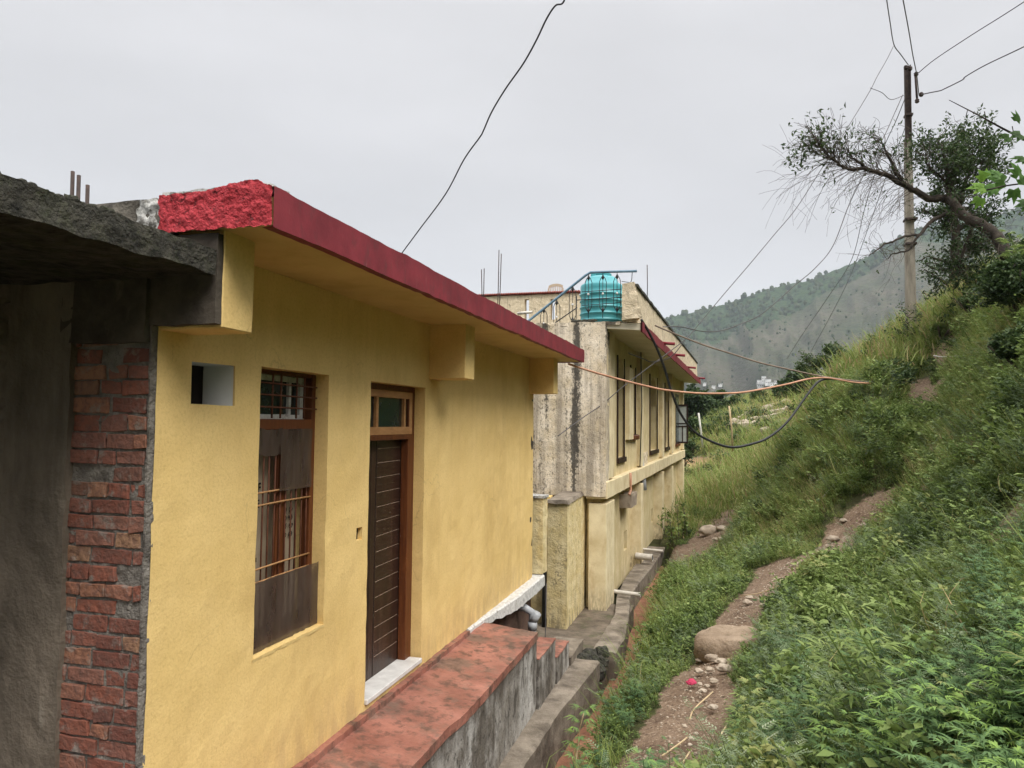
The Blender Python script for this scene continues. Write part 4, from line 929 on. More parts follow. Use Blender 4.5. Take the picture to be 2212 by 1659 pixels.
# water tank on the roof
tk = thing('water_tank', 'turquoise ribbed plastic water tank behind the iron railing on the roof', 'water tank', (-2.25, 14.0, 1.82))
R_ = .405; pr = [(0, 0), (R_ * .97, 0)]
zz = .0
for i in range(5):
    b0 = i * .125
    pr += [(R_ * .985, b0 + .01), (R_ * .985, b0 + .075), (R_ * 1.03, b0 + .09), (R_ * 1.03, b0 + .105), (R_ * .985, b0 + .12)]
pr += [(R_ * .99, .70), (R_ * .995, .76), (R_ * .96, .79), (R_ * .80, .83), (R_ * .72, .90), (R_ * .62, .945), (R_ * .42, .965), (R_ * .42, .985)]
pr = [(r, z) for r, z in pr]
MB().lathe(pr, (-2.25, 14.0, 1.84), 40).build('tank_body', MT['teal'], tk)
MB().lathe([(0, 0), (.19, 0), (.19, .045), (.17, .055), (.0, .06)], (-2.25, 14.0, 2.80), 28).build('lid', MT['teal'], tk)
MB().box(-2.43, -2.33, 13.82, 13.92, 2.76, 2.86).build('lid_lug', MT['teal'], tk, bevel=.01); MB().box(-2.19, -2.08, 13.80, 13.9, 2.76, 2.85).build('lid_lug', MT['teal'], tk, bevel=.01)
m = MB().tube([(-2.42, 13.80, 2.62), (-2.33, 13.74, 2.74)], .012, 5); m.build('rib', MT['teal'], tk)
# railing
rl = thing('railing', 'wrought iron stair railing with blue-grey handrail in front of the turquoise tank', 'railing', (-2.4, 13.1, 1.8))
yr = 13.12
MB().tube([(-3.95, yr, 1.45), (-3.44, yr, 1.88), (-2.40, yr, 2.665), (-2.31, yr, 2.715), (-1.95, yr, 2.71), (-1.48, yr, 2.70)], .024, 10).build('handrail', MT['bluepipe'], rl)
m = MB().tube([(-2.56, yr, 2.22), (-1.74, yr, 2.24)], .009, 6); m.tube([(-2.47, yr + .02, 2.37), (-1.76, yr + .02, 2.39)], .007, 6); m.tube([(-2.47, yr + .02, 2.12), (-1.76, yr + .02, 2.15)], .007, 6)
m.tube([(-3.15, yr, 1.69), (-2.55, yr, 2.085)], .010, 6); m.tube([(-2.56, yr, 2.30), (-2.57, yr, 1.8)], .007, 6); m.tube([(-1.56, yr, 2.71), (-1.57, yr, 2.55), (-1.60, yr, 2.48)], .007, 6); m.tube([(-1.60, yr, 2.50), (-1.75, yr + .02, 2.53)], .006, 5)
m.build('rail_bar', MT['steel'], rl)
def baluster(x, zt, zb):
    m = MB(); hw = .062; c = (zt + zb) / 2
    loop = [(x - hw, zt - .10), (x - hw, zb + .10), (x - hw * .5, zb + .03), (x, zb), (x + hw * .5, zb + .03), (x + hw, zb + .10), (x + hw, zt - .10), (x + hw * .6, zt - .03), (x, zt), (x - hw * .6, zt - .03), (x - hw, zt - .10)]
    m.tube([(a, yr, b) for a, b in loop], .0065, 5, caps=False)
    m.tube([(x, yr, zb - .12), (x, yr, zt + .06)], .006, 5)
    for z, sg in ((zt - .02, -1), (zb + .02, 1)):
        m.tube([(x, yr, z - .05), (x, yr, z - .01), (x, yr, z + .01), (x, yr, z + .06)], [.003, .026, .030, .003], 6)
    b = m.build('baluster', MT['steel'], rl)
    m = MB(); lump(m, (x, yr - .01, c), .022, rr_, 1, 5); m.build('medallion', MT['whiteframe'], b)
for x, zt, zb in ((-3.17, 2.06, 1.55), (-2.93, 2.20, 1.64), (-2.635, 2.44, 1.84), (-2.345, 2.63, 2.0), (-2.085, 2.63, 2.0), (-1.83, 2.63, 2.0)): baluster(x, zt, zb)
# rooftop wall behind, chair on it
rw = thing('rooftop_room', 'small cream rooftop room with narrow slots and red-brown coping behind the railing', 'rooftop room', (-5, 22, 1.8))
c_ = lambda x, y: at(x, y, Y=22.0)
zT = c_(1150, 637)[2]; xr = c_(1249, 640)[0]; xl = c_(1030, 640)[0]
sl = [(c_(1133, 650)[0], c_(1143, 650)[0], c_(1136, 700)[2], c_(1136, 646)[2]), (c_(1189, 650)[0], c_(1199, 650)[0], c_(1195, 690)[2], c_(1195, 646)[2])]
m = MB(); xs_ = [xl] + [v for s_ in sl for v in s_[:2]] + [xr]
for i in range(0, len(xs_), 2): m.box(xs_[i], xs_[i + 1], 22, 22.25, 1.7, zT)
for s_ in sl: m.box(s_[0], s_[1], 22.001, 22.249, s_[3], zT - .001); m.box(s_[0], s_[1], 22.001, 22.249, 1.7, s_[2])
m.box(xr - .22, xr, 22.25, 25, 1.7, zT)
m.build('wall', MT['parapet'], rw, rough=(.2, .012, 5))
m = MB()
for i in range(46): a = xl - .05 + (xr - xl + .15) * i / 46; m.tube([(a, 21.93, zT + .05), (a, 22.32, zT + .05)], .036, 6)
m.build('coping_tile', MT['tile'], rw)
cc = c_(1197, 633); chr_ = thing('plastic_chair', 'beige plastic chair back showing above the rooftop coping', 'chair', (cc[0], 22.2, zT + .1))
m = MB(); nx = 9
for i in range(nx):
    u = -1 + 2 * i / (nx - 1); x = cc[0] + u * .225; h = .27 - .06 * u * u
    if i < nx - 1:
        u2 = -1 + 2 * (i + 1) / (nx - 1); x2 = cc[0] + u2 * .225; h2 = .27 - .06 * u2 * u2
        m.hexa([(x, 22.2, zT + .09 + h - .085), (x2, 22.2, zT + .09 + h2 - .085), (x2, 22.23, zT + .09 + h2 - .085), (x, 22.23, zT + .09 + h - .085), (x, 22.2, zT + .09 + h), (x2, 22.2, zT + .09 + h2), (x2, 22.23, zT + .09 + h2), (x, 22.23, zT + .09 + h)])
    m.box(x - .012 - (.012 if i in (0, nx - 1) else 0), x + .012 + (.012 if i in (0, nx - 1) else 0), 22.205, 22.225, zT + .0, zT + .09 + h - .08)
m.build('backrest', MT['chair'], chr_)
m = MB().box(cc[0] - .22, cc[0] + .22, 22.2, 22.62, zT - .12, zT - .08); m.build('seat', MT['chair'], chr_)
for a, b in ((-.2, 22.23), (.2, 22.23), (-.2, 22.58), (.2, 22.58)): MB().tube([(cc[0] + a, b, zT - .5), (cc[0] + a * .95, b, zT - .1)], .02, 6).build('leg', MT['chair'], chr_)
for i, (a, b, yy, lab) in enumerate((((1078, 540), (1074, 655), 13.6, 'tallest thin rebar rising behind the red roof edge'), ((1083, 548), (1077, 655), 13.62, 'rebar leaning against the tallest one behind the red roof edge'), ((1040, 582), (1042, 640), 13.6, 'left rod of the short rebar pair above the red roof edge'), ((1046, 580), (1043, 640), 13.62, 'right rod of the short rebar pair above the red roof edge'), ((1398, 572), (1398, 645), 15, 'single rebar standing on the parapet of the cream house'))):
    p, q_ = at(*a, Y=yy), at(*b, Y=yy); q_[2] -= .5 if i < 4 else .15
    tag(MB().tube([q_, (p + q_) / 2 + np.array([.006, 0, 0]), p], .009, 5).build('rebar', MT['rustdark']), lab, 'rebar', 'rebar rods on the far roofs')
p, q_ = at(1118, 677, Y=12.4), at(1150, 674, Y=12.4)
tag(MB().tube([p, q_], .025, 8).build('roof_pipe', MT['pvcwhite']), 'short pale pipe sticking out behind the red roof edge', 'pipe')

# ------------------------------------------------------------------ poles and wires
def smooth(pts, k=6):
    P = [np.array(p, float) for p in pts]; P = [2 * P[0] - P[1]] + P + [2 * P[-1] - P[-2]]; o = []
    for i in range(1, len(P) - 2):
        for j in range(k):
            t = j / k; o.append(.5 * ((2 * P[i]) + (P[i + 1] - P[i - 1]) * t + (2 * P[i - 1] - 5 * P[i] + 4 * P[i + 1] - P[i + 2]) * t * t + (3 * P[i] - P[i - 1] - 3 * P[i + 1] + P[i + 2]) * t ** 3))
    return o + [P[-2]]
def wire(px, D0, D1, r, m, name, label, cat='wire', k=6):
    L = np.cumsum([0] + [np.hypot(px[i + 1][0] - px[i][0], px[i + 1][1] - px[i][1]) for i in range(len(px) - 1)]); L = L / L[-1]
    pts = [at(x, y, D=1 / (1 / D0 + (1 / D1 - 1 / D0) * l)) for (x, y), l in zip(px, L)]
    return tag(MB().tube(smooth(pts, k), r, 6).build(name, MT[m]), label, cat)
pole = thing('utility_pole', 'tall pale concrete utility pole with a dark steel extension on the grassy ridge', 'utility pole', at(1968, 770, D=20))
b, t_ = at(1969, 775, D=20), at(1961, 300, D=20)
m = MB(); n = 10
for i in range(n):
    p, q_ = b + (t_ - b) * i / n, b + (t_ - b) * (i + 1) / n; w0, w1 = .128 - .04 * i / n, .128 - .04 * (i + 1) / n; d0, d1 = w0 * .8, w1 * .8
    m.hexa([(p[0] - w0, p[1] - d0, p[2]), (p[0] + w0, p[1] - d0, p[2]), (p[0] + w0, p[1] + d0, p[2]), (p[0] - w0, p[1] + d0, p[2]), (q_[0] - w1, q_[1] - d1, q_[2]), (q_[0] + w1, q_[1] - d1, q_[2]), (q_[0] + w1, q_[1] + d1, q_[2]), (q_[0] - w1, q_[1] + d1, q_[2])])
m.build('shaft', MT['concpole'], pole, smooth=False)
p, q_ = at(1963, 345, D=19.95), at(1960, 142, D=19.95)
m = MB()
for sx in (-.065, .065): m.hexa([(p[0] + sx - .012, p[1] - .05, p[2]), (p[0] + sx + .012, p[1] - .05, p[2]), (p[0] + sx + .012, p[1] + .05, p[2]), (p[0] + sx - .012, p[1] + .05, p[2]), (q_[0] + sx - .012, q_[1] - .05, q_[2]), (q_[0] + sx + .012, q_[1] - .05, q_[2]), (q_[0] + sx + .012, q_[1] + .05, q_[2]), (q_[0] + sx - .012, q_[1] + .05, q_[2])])
m.hexa([(p[0] - .06, p[1] - .01, p[2]), (p[0] + .06, p[1] - .01, p[2]), (p[0] + .06, p[1] + .01, p[2]), (p[0] - .06, p[1] + .01, p[2]), (q_[0] - .06, q_[1] - .01, q_[2]), (q_[0] + .06, q_[1] - .01, q_[2]), (q_[0] + .06, q_[1] + .01, q_[2]), (q_[0] - .06, q_[1] + .01, q_[2])])
m.build('steel_extension', MT['rustdark'], pole, smooth=False)
for yy, w in ((475, .15), (528, .14), (250, .10)):
    c = at(1966 if yy > 300 else 1962, yy, D=20); MB().box(c[0] - w, c[0] + w, c[1] - w - .02, c[1] + w, c[2] - .03, c[2] + .03).build('clamp', MT['rustdark'], pole, bevel=.006)
a_, c_2 = at(1977, 158, D=19.7), at(1981, 215, D=19.7)
m = MB().tube([a_, c_2], .028, 6); m.build('side_bracket', MT['rustdark'], pole)
for x, y in ((1957, 146), (1966, 148), (1979, 160), (1990, 204), (1981, 218)):
    c = at(x, y, D=19.6); MB().lathe([(0, -.06), (.035, -.055), (.06, -.02), (.04, 0), (.06, .02), (.03, .055), (0, .06)], c, 10).build('insulator', MT['rustdark'], pole)
wire([(868, 547), (905, 497), (962, 420), (1002, 345), (1036, 297), (1044, 283), (1062, 242), (1092, 192), (1130, 138), (1158, 88), (1181, 40), (1200, 12), (1216, 6), (1228, -30), (1290, -220), (1400, -560), (1560, -1100)], 7.5, 2.6, .0055, 'cableblack', 'overhead_wire', 'thick kinked dark wire rising from the red roof edge into the sky')
wire([(1962, 140), (1946, 118), (1931, 96), (1923, 50), (1914, -10), (1880, -250), (1820, -700)], 19.7, 8, .012, 'cablegrey', 'overhead_wire', 'wire from the pole top leaving the frame at its left upper side')
wire([(1985, 205), (1980, 160), (1972, 120), (1962, 60), (1949, -10), (1905, -250), (1830, -700)], 19.6, 8, .012, 'cablegrey', 'overhead_wire', 'wire from the side insulator running steeply up out of frame')
wire([(1981, 160), (2020, 128), (2100, 75), (2215, 2), (2500, -190), (2900, -460)], 19.6, 12, .012, 'cablegrey', 'overhead_wire', 'upper of the two wires leaving the pole to the right')
wire([(1987, 205), (2010, 200), (2030, 196), (2040, 192), (2080, 172), (2085, 166), (2130, 140), (2218, 98), (2500, -40), (2900, -240)], 19.6, 12, .014, 'cablegrey', 'overhead_wire', 'lower kinked wire leaving the pole to the right')
wire([(1931, 98), (1915, 130), (1895, 165), (1880, 195), (1850, 245), (1810, 310), (1770, 372), (1720, 450), (1670, 510), (1620, 570), (1560, 640), (1500, 712), (1478, 735), (1430, 772), (1395, 798), (1350, 832), (1300, 874), (1262, 900), (1205, 942)], 19.6, 12.6, .009, 'cablegrey', 'overhead_wire', 'long wire sagging from the pole down to the stained wall of the cream house')
wire([(1955, 205), (1925, 215), (1905, 200), (1880, 190)], 19.8, 18.5, .008, 'cablegrey', 'overhead_wire', 'short looped wire joining the pole to the long sagging wire')
wire([(1950, 205), (1930, 250), (1912, 290), (1870, 370), (1835, 440), (1800, 530), (1760, 580), (1715, 618), (1680, 650), (1640, 682), (1600, 700), (1560, 714), (1520, 716), (1470, 706), (1432, 706)], 19.8, 13.5, .010, 'cablegrey', 'overhead_wire', 'second sagging wire from the pole curving to the cream house roof')
wire([(1956, 210), (1935, 262), (1905, 330), (1868, 450), (1840, 560), (1790, 640), (1735, 720), (1700, 775)], 20, 34, .010, 'cablegrey', 'overhead_wire', 'faint wire passing behind the bent tree towards the hillside bushes')
wire([(1968, 230), (1950, 290), (1925, 350), (1880, 480), (1835, 600), (1790, 690), (1752, 760), (1738, 800)], 20, 34, .009, 'cablegrey', 'overhead_wire', 'fainter wire right of its twin behind the bent tree')
wire([(1228, 786), (1280, 803), (1340, 820), (1400, 835), (1440, 843), (1500, 849), (1550, 850), (1600, 848), (1650, 840), (1700, 830), (1745, 819), (1780, 816), (1810, 820), (1845, 826), (1880, 828)], 10.5, 15.4, .017, 'cableorange', 'hose', 'copper-coloured hose strung from the yellow roof to the hillside', 'hose')
wire([(1385, 690), (1400, 715), (1420, 755), (1435, 795), (1450, 845), (1470, 893), (1500, 932), (1540, 955), (1580, 966), (1620, 960), (1660, 945), (1700, 912), (1735, 865), (1755, 838), (1772, 822), (1800, 818), (1850, 825), (1885, 826)], 13.2, 15.5, .024, 'cableblack', 'cable', 'thick black cable hanging in a deep loop between cream house and hillside', 'cable')
wire([(1415, 703), (1460, 722), (1520, 745), (1580, 764), (1640, 783), (1700, 797), (1750, 808), (1800, 817), (1850, 823), (1880, 825)], 13.6, 15.5, .015, 'cablebrown', 'cable', 'grey-brown cable running straight from the cream roof to the hillside', 'cable')
wire([(1358, 762), (1362, 765), (1390, 775), (1410, 782), (1450, 770), (1480, 735)], 13.3, 14.3, .008, 'cableblack', 'overhead_wire', 'thin service wire looping under the soffit of the cream house')
wire([(2016, 768), (2035, 771), (2052, 770), (2075, 768)], 15.5, 15.2, .010, 'bamboo', 'rope', 'pale rope stretched over the grass below the pole', 'rope')
def stick(px, lab, D=None, r=.012, mm='bamboo', cat='stick', name='stick'):
    pts = [at(x, y, D=D) for x, y in px] if D else [hit(x, y) + np.array([0, 0, .03]) for x, y in px]
    return tag(MB().tube(pts, r, 6).build(name, MT[mm]), lab, cat)
h0 = hit(1777, 1075); stick([(1777, 1075), (1800, 1048), (1826, 1019)], 'pale stick lying slanted on the grassy slope', D=float(h0 @ Fw) - .25, r=.016)
stick([(1509, 892), (1514, 930), (1518, 967)], 'white thin post standing in the far grass', D=38, r=.05, name='post', cat='post')
stick([(1575, 877), (1580, 920), (1583, 975)], 'thin grey-brown post right of the white one in the far grass', D=34, r=.04, mm='straw', name='post', cat='post')
for i, pp in enumerate([[(1600, 1290), (1640, 1286), (1680, 1270), (1712, 1252)], [(1490, 1560), (1500, 1540), (1540, 1500)], [(1430, 1640), (1470, 1615), (1484, 1600)], [(1475, 1655), (1490, 1635)], [(1556, 1595), (1580, 1560)]]):
    pts = [hit(x, y) for x, y in pp]; pts = [p + np.array([0, 0, .02 + .01 * (j % 2)]) for j, p in enumerate(pts)]
    tag(MB().tube(smooth(pts, 4), .006, 5).build('twig', MT['straw']), ['long dry stalk lying behind the boulder', 'dry stalk lying between the path stones', 'longest straw at the bottom of the path', 'shorter straw at the bottom of the path', 'straw half way along the stony path'][i], 'twig')

# ------------------------------------------------------------------ rocks
c1500 = lambda x, y: ((1500 + x * .4792) * .864, (1200 + y * .4792) * .864)
def rock(name, x, y, wpx, mm, lab, sq=.55, seed=1, group=None, sink=.25, asp=1.0):
    h = hit(x, y); D = float(h @ Fw); r = wpx * D / F0 / 2; rd = random.Random(seed); m = MB()
    lump(m, (0, 0, 0), r, rd, sq, 9); m.v = [(v[0], v[1] * asp, v[2]) for v in m.v]
    m.v = [(v[0] + h[0], v[1] + h[1] + .02, v[2] + h[2] + r * sq * (1 - 2 * sink) * .6) for v in m.v]
    return tag(m.build(name, MT[mm], None, smooth=True, rough=(max(.03, r * .25), r * .05, 3 / r)), lab, 'rock', group)
h = hit(1585, 1398); m = MB(); nn, kk = 26, 14
for a in range(kk + 1):
    for b in range(nn):
        th_ = pi * a / kk; f_ = 2 * pi * b / nn; cz = cos(th_); d = Vector((sin(th_) * cos(f_), sin(th_) * sin(f_), cz))
        zz = min(cz, .50 + .10 * mnoise.noise(Vector((d.x * 2, d.y * 2, 0)))) if cz > 0 else cz
        q_ = 1 + .16 * mnoise.noise(d * 1.6 + Vector((4, 0, 0))) + .05 * mnoise.noise(d * 5)
        sx = abs(d.x) ** .8 * (1 if d.x > 0 else -1); m.v.append((h[0] + sx * .40 * q_, h[1] + .10 + d.y * .30 * q_, h[2] - .01 + zz * .27 * q_ + d.x * .03))
for a in range(kk):
    for b in range(nn): m.f.append((a * nn + b, a * nn + (b + 1) % nn, (a + 1) * nn + (b + 1) % nn, (a + 1) * nn + b))
tag(m.build('boulder', MT['boulder'], None, smooth=True, rough=(.05, .010, 9)), 'large flat-topped brown boulder in the middle of the path', 'rock')
SL = [(1215, 310, 24, 'stone'), (780, 616, 15, 'stonepale'), (768, 641, 19, 'stonepale'), (860, 657, 19, 'stonepale'), (918, 600, 28, 'stonepale'), (515, 945, 13, 'stonepale'), (588, 938, 30, 'stone'), (513, 1001, 18, 'stonepale'), (566, 992, 17, 'stone'), (630, 952, 24, 'stonepale'), (645, 988, 30, 'stonepale'), (522, 1070, 12, 'stonepale'), (592, 1056, 20, 'stonepale'), (556, 1080, 13, 'stonepale'), (536, 1106, 16, 'stonepale'), (588, 1192, 20, 'stonepale'), (440, 1290, 12, 'stone'), (476, 1356, 12, 'stonepale'), (468, 1388, 10, 'stonepale'), (500, 1330, 11, 'stone'), (575, 275, 46, 'stone'), (636, 256, 22, 'stonepale'), (1288, 1428, 30, 'stone'), (1437, 180, 10, 'stonepale'), (2092, 330, 16, 'stone'), (1270, 214, 16, 'stonepale'), (1375, 238, 14, 'stonepale'), (640, 310, 18, 'stonepale'), (600, 310, 12, 'stonepale'), (680, 885, 26, 'stone')]
LB = ['grey stone on the upper dirt patch', 'small pale stone behind the boulder, farthest left', 'rounded pale stone just behind the boulder', 'pale stone touching the right back of the boulder', 'flat pale slab at the grass edge behind the boulder', 'small stone at the left edge of the path below the boulder', 'wide grey-brown stone in the path below the boulder', 'pale pebble left of the stone pair on the path', 'dark pebble left of the pale pair on the path', 'upper stone of the pale pair on the path', 'lower, larger stone of the pale pair on the path', 'small pale pebble beside the crimson scrap', 'pale flat stone right of the crimson scrap', 'narrow pale stone below the flat one by the scrap', 'tilted pale chip below the crimson scrap', 'white angular stone at the right edge of the lower path', 'dark pebble on the lowest stretch of path', 'pale pebble in the lowest gravel, upper one', 'pale pebble in the lowest gravel, lower one', 'dark pebble beside the lowest gravel', 'long flat grey stone on the far path beside the cream house', 'pale stone right of the flat grey stone on the far path', 'flat grey stone half hidden in weeds at the bottom', 'small pale stone at the top end of the upper dirt patch', 'brown stone on the bare patch at the right edge', 'pale stone at the left of the upper dirt patch', 'pale stone at the right of the upper dirt patch', 'pale pebble below the flat grey stone of the far path', 'small pebble at the left of the far path', 'brown stone sunk in the path just below the boulder']
for i, (x, y, w, mm) in enumerate(SL): rock('stone', *c1500(x, y), w * 1.0, mm, LB[i], .5, i + 20, 'stones on the path')
h = hit(*c1500(478, 1060)); m = MB(); lump(m, (h[0], h[1], h[2] + .01), .045, random.Random(2), .45, 6); tag(m.build('cloth_scrap', MT['redcloth'], rough=(.015, .008, 40)), 'crimson scrap of cloth lying among the path stones', 'scrap')
m = MB(); rg = random.Random(12)
for P, w in PATHS[:3] + PATHS[9:]:
    for i in range(len(P) - 1):
        for _ in range(int(np.linalg.norm(P[i + 1] - P[i]) * 75)):
            t = rg.random(); c = P[i] + (P[i + 1] - P[i]) * t + np.array([rg.gauss(0, .45), rg.gauss(0, .45)]) * w[i]
            r = rg.uniform(.004, .014) * (1 if np.hypot(*c) < 10 else 1.5); z = float(ground_z(c[0], c[1])); lump(m, (c[0], c[1], z - .04), r, rg, .7, 3)
tag(m.build('gravel', MT['stone'], smooth=False), 'loose pale gravel scattered along the path', 'gravel', kind='stuff')

# ------------------------------------------------------------------ plants (leaf meshes built with numpy)
class LM:
    def __init__(s): s.q = []; s.t = []
    def leaf(s, p, d, L, w, n=None, droop=.15, t=.5):
        d = d / (np.linalg.norm(d) + 1e-9); n = np.array([0, 0, 1.]) if n is None else n
        sd = np.cross(d, n); l = np.linalg.norm(sd)
        sd = sd / l if l > 1e-3 else np.array([1., 0, 0]); up = np.cross(sd, d)
        mid = p + d * L * .45 + up * L * .04
        s.q.append([p, mid + sd * w / 2, p + d * L - up * L * droop, mid - sd * w / 2]); s.t.append(t)
    def blade(s, p, d, L, w, bend, t=.5, k=3):
        d = d / np.linalg.norm(d); sd = np.cross(d, [0, 0, 1.]); l = np.linalg.norm(sd); sd = sd / l if l > 1e-3 else np.array([1., 0, 0])
        a = p; dd = d.copy()
        for i in range(k):
            w0, w1 = w * (1 - .25 * i) * .5, w * (1 - .25 * (i + 1)) * .5 if i < k - 1 else w * .04
            b = a + dd * L / k; s.q.append([a - sd * w0, a + sd * w0, b + sd * w1, b - sd * w1]); s.t.append(t)
            a = b; dd = dd + np.array([0, 0, -bend]); dd /= np.linalg.norm(dd)
    def stem(s, a, b, w, t=.3):
        sd = np.cross(b - a, [0.3, .8, .1]); sd = sd / (np.linalg.norm(sd) + 1e-9) * w / 2; s.q.append([a - sd, a + sd, b + sd * .6, b - sd * .6]); s.t.append(t)
    def arr(s): return np.array(s.q), np.array(s.t)
def rdir(r, el0, el1):
    a, e_ = r.uniform(0, 2 * pi), radians(r.uniform(el0, el1)); return np.array([cos(a) * cos(e_), sin(a) * cos(e_), sin(e_)])
def T_herb(seed, n=9, H=.26, LL=.045, WW=.5):
    r = random.Random(seed); m = LM()
    for _ in range(n):
        d = rdir(r, 35, 85); p = np.array([r.uniform(-.07, .07), r.uniform(-.07, .07), 0.]); L = H * r.uniform(.6, 1.15); k = 7
        for i in range(k):
            q_ = p + d * L * (i + 1) / k + np.array([0, 0, -.03 * (i / k) ** 2])
            for _ in range(2 + (i == k - 1)):
                l = LL * r.uniform(.6, 1.25); m.leaf(q_, rdir(r, -15, 50) + d * .35, l, l * WW, rdir(r, 40, 90), .15, r.uniform(0, .25) + .55 * i / k)
        m.stem(p, p + d * L, .006)
    return m.arr()
def T_hemp(seed, H=.5, LL=.10):
    r = random.Random(seed); m = LM()
    for _ in range(3):
        ax = np.array([r.uniform(-.22, .22), r.uniform(-.22, .22), 1.]); p = np.array([r.uniform(-.08, .08), r.uniform(-.08, .08), 0.]); h = H * r.uniform(.65, 1.1); k = 7; a0 = r.uniform(0, 6)
        m.stem(p, p + ax * h, .009)
        for i in range(k):
            q_ = p + ax * h * (.25 + .75 * (i + 1) / k)
            for s_ in range(2):
                a = a0 + i * 1.57 + s_ * pi + r.uniform(-.3, .3); f = 1 - .5 * max(0, i - k + 3) / 3
                o = np.array([cos(a), sin(a), r.uniform(.05, .45)]); c = q_ + o * .06 * f
                m.stem(q_, c, .003)
                sdv = np.array([-sin(a), cos(a), 0])
                for j in range(-3, 4):
                    w_ = j * .42; dd_ = o * cos(w_) + sdv * sin(w_); dd_[2] += .10 - .06 * abs(j) + r.uniform(-.12, .05)
                    L = LL * f * (1 - .17 * abs(j)) * r.uniform(.85, 1.15); m.leaf(c, dd_, L, L * .17, None, .22, r.uniform(.1, .45) + .5 * i / k)
    return m.arr()
def T_mug(seed, H=.38):
    r = random.Random(seed); m = LM()
    for _ in range(6):
        d = rdir(r, 50, 88); p = np.array([r.uniform(-.08, .08), r.uniform(-.08, .08), 0.]); h = H * r.uniform(.6, 1.15); k = 7
        m.stem(p, p + d * h, .005)
        for i in range(k):
            q_ = p + d * h * (i + 1) / k; a = rdir(r, 0, 50); L = .075 * r.uniform(.7, 1.2); sdv = np.cross(a, [0, 0, 1.])
            for j in range(5):
                c = q_ + a * L * (j + .6) / 5
                for s_ in (-1, 1): m.leaf(c, a * .7 + sdv * s_, L * .42 * (1 - .1 * j), L * .11, None, .1, r.uniform(.1, .4) + .45 * i / k)
    return m.arr()
def T_grass(seed, n=34, L=.38, w=.009, bend=.5, spread=.10):
    r = random.Random(seed); m = LM()
    for _ in range(n):
        m.blade(np.array([r.gauss(0, spread), r.gauss(0, spread), -.02]), rdir(r, 50, 88), L * r.uniform(.45, 1.2), w * r.uniform(.7, 1.3), bend * r.uniform(.3, 1.6), min(1, max(0, r.gauss(.48, .17))) if r.random() > .07 else 1., 4)
    return m.arr()
def T_broad(seed, H=.22):
    r = random.Random(seed); m = LM()
    for _ in range(26):
        d = rdir(r, 20, 80); c = np.array([r.uniform(-.1, .1), r.uniform(-.1, .1), 0]) + d * H * r.uniform(.4, 1.1); l = r.uniform(.035, .075)
        m.leaf(c, rdir(r, -25, 25), l, l * .8, rdir(r, 45, 90), .12, r.uniform(.1, .8))
    return m.arr()
def T_bush(seed, R=.5, n=420, l0=.05):
    r = random.Random(seed); m = LM(); cs = [(rdir(r, -5, 85) * R * r.uniform(.3, .9), R * r.uniform(.25, .5)) for _ in range(9)]
    for _ in range(n):
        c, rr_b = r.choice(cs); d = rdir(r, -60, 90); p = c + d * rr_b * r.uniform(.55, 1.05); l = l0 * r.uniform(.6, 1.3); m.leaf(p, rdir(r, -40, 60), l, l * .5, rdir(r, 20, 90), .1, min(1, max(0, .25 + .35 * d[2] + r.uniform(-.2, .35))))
    return m.arr()
def plant_mesh(name, batches, m, parent=None):
    """batches = list of (template, positions, scale, rotation, lean, tintshift)"""
    Vs, Ts = [], []
    for (q_, t), P, sc, ro, ln, ti in batches:
        if len(P) == 0: continue
        c, s_ = np.cos(ro)[:, None, None], np.sin(ro)[:, None, None]; k = sc[:, None, None]
        x, y, z = q_[None, ..., 0], q_[None, ..., 1], q_[None, ..., 2]
        X_ = (x * c - y * s_) * k; Y_ = (x * s_ + y * c) * k; Z_ = z * k + 0 * X_
        X_ = X_ + ln[:, 0, None, None] * Z_; Y_ = Y_ + ln[:, 1, None, None] * Z_
        V_ = np.stack([X_, Y_, Z_], -1) + P[:, None, None, :]
        Vs.append(V_.reshape(-1, 3)); tt = np.clip(t[None, :] + ti[:, None], 0, 1); Ts.append(np.repeat(tt.ravel(), 4))
    V_ = np.concatenate(Vs); T_ = np.concatenate(Ts)
    if parent is not None: V_ = V_ - np.array(origin_of(parent))
    me = bpy.data.meshes.new(name); me.vertices.add(len(V_)); me.vertices.foreach_set('co', V_.astype(np.float32).ravel())
    n = len(V_) // 4; me.loops.add(n * 4); me.loops.foreach_set('vertex_index', np.arange(n * 4, dtype=np.int32)); me.polygons.add(n); me.polygons.foreach_set('loop_start', np.arange(0, n * 4, 4, dtype=np.int32))
    me.update(calc_edges=True); a = me.attributes.new('tint', 'FLOAT', 'POINT'); a.data.foreach_set('value', T_.astype(np.float32)); me.materials.append(m)
    o = bpy.data.objects.new(name, me); COL.objects.link(o); o.parent = parent
    return o
def leaf_obj(name, LMo, m, parent): q_, t = LMo.arr(); return plant_mesh(name, [((q_, t), np.zeros((1, 3)), np.ones(1), np.zeros(1), np.zeros((1, 2)), np.zeros(1))], m, parent)

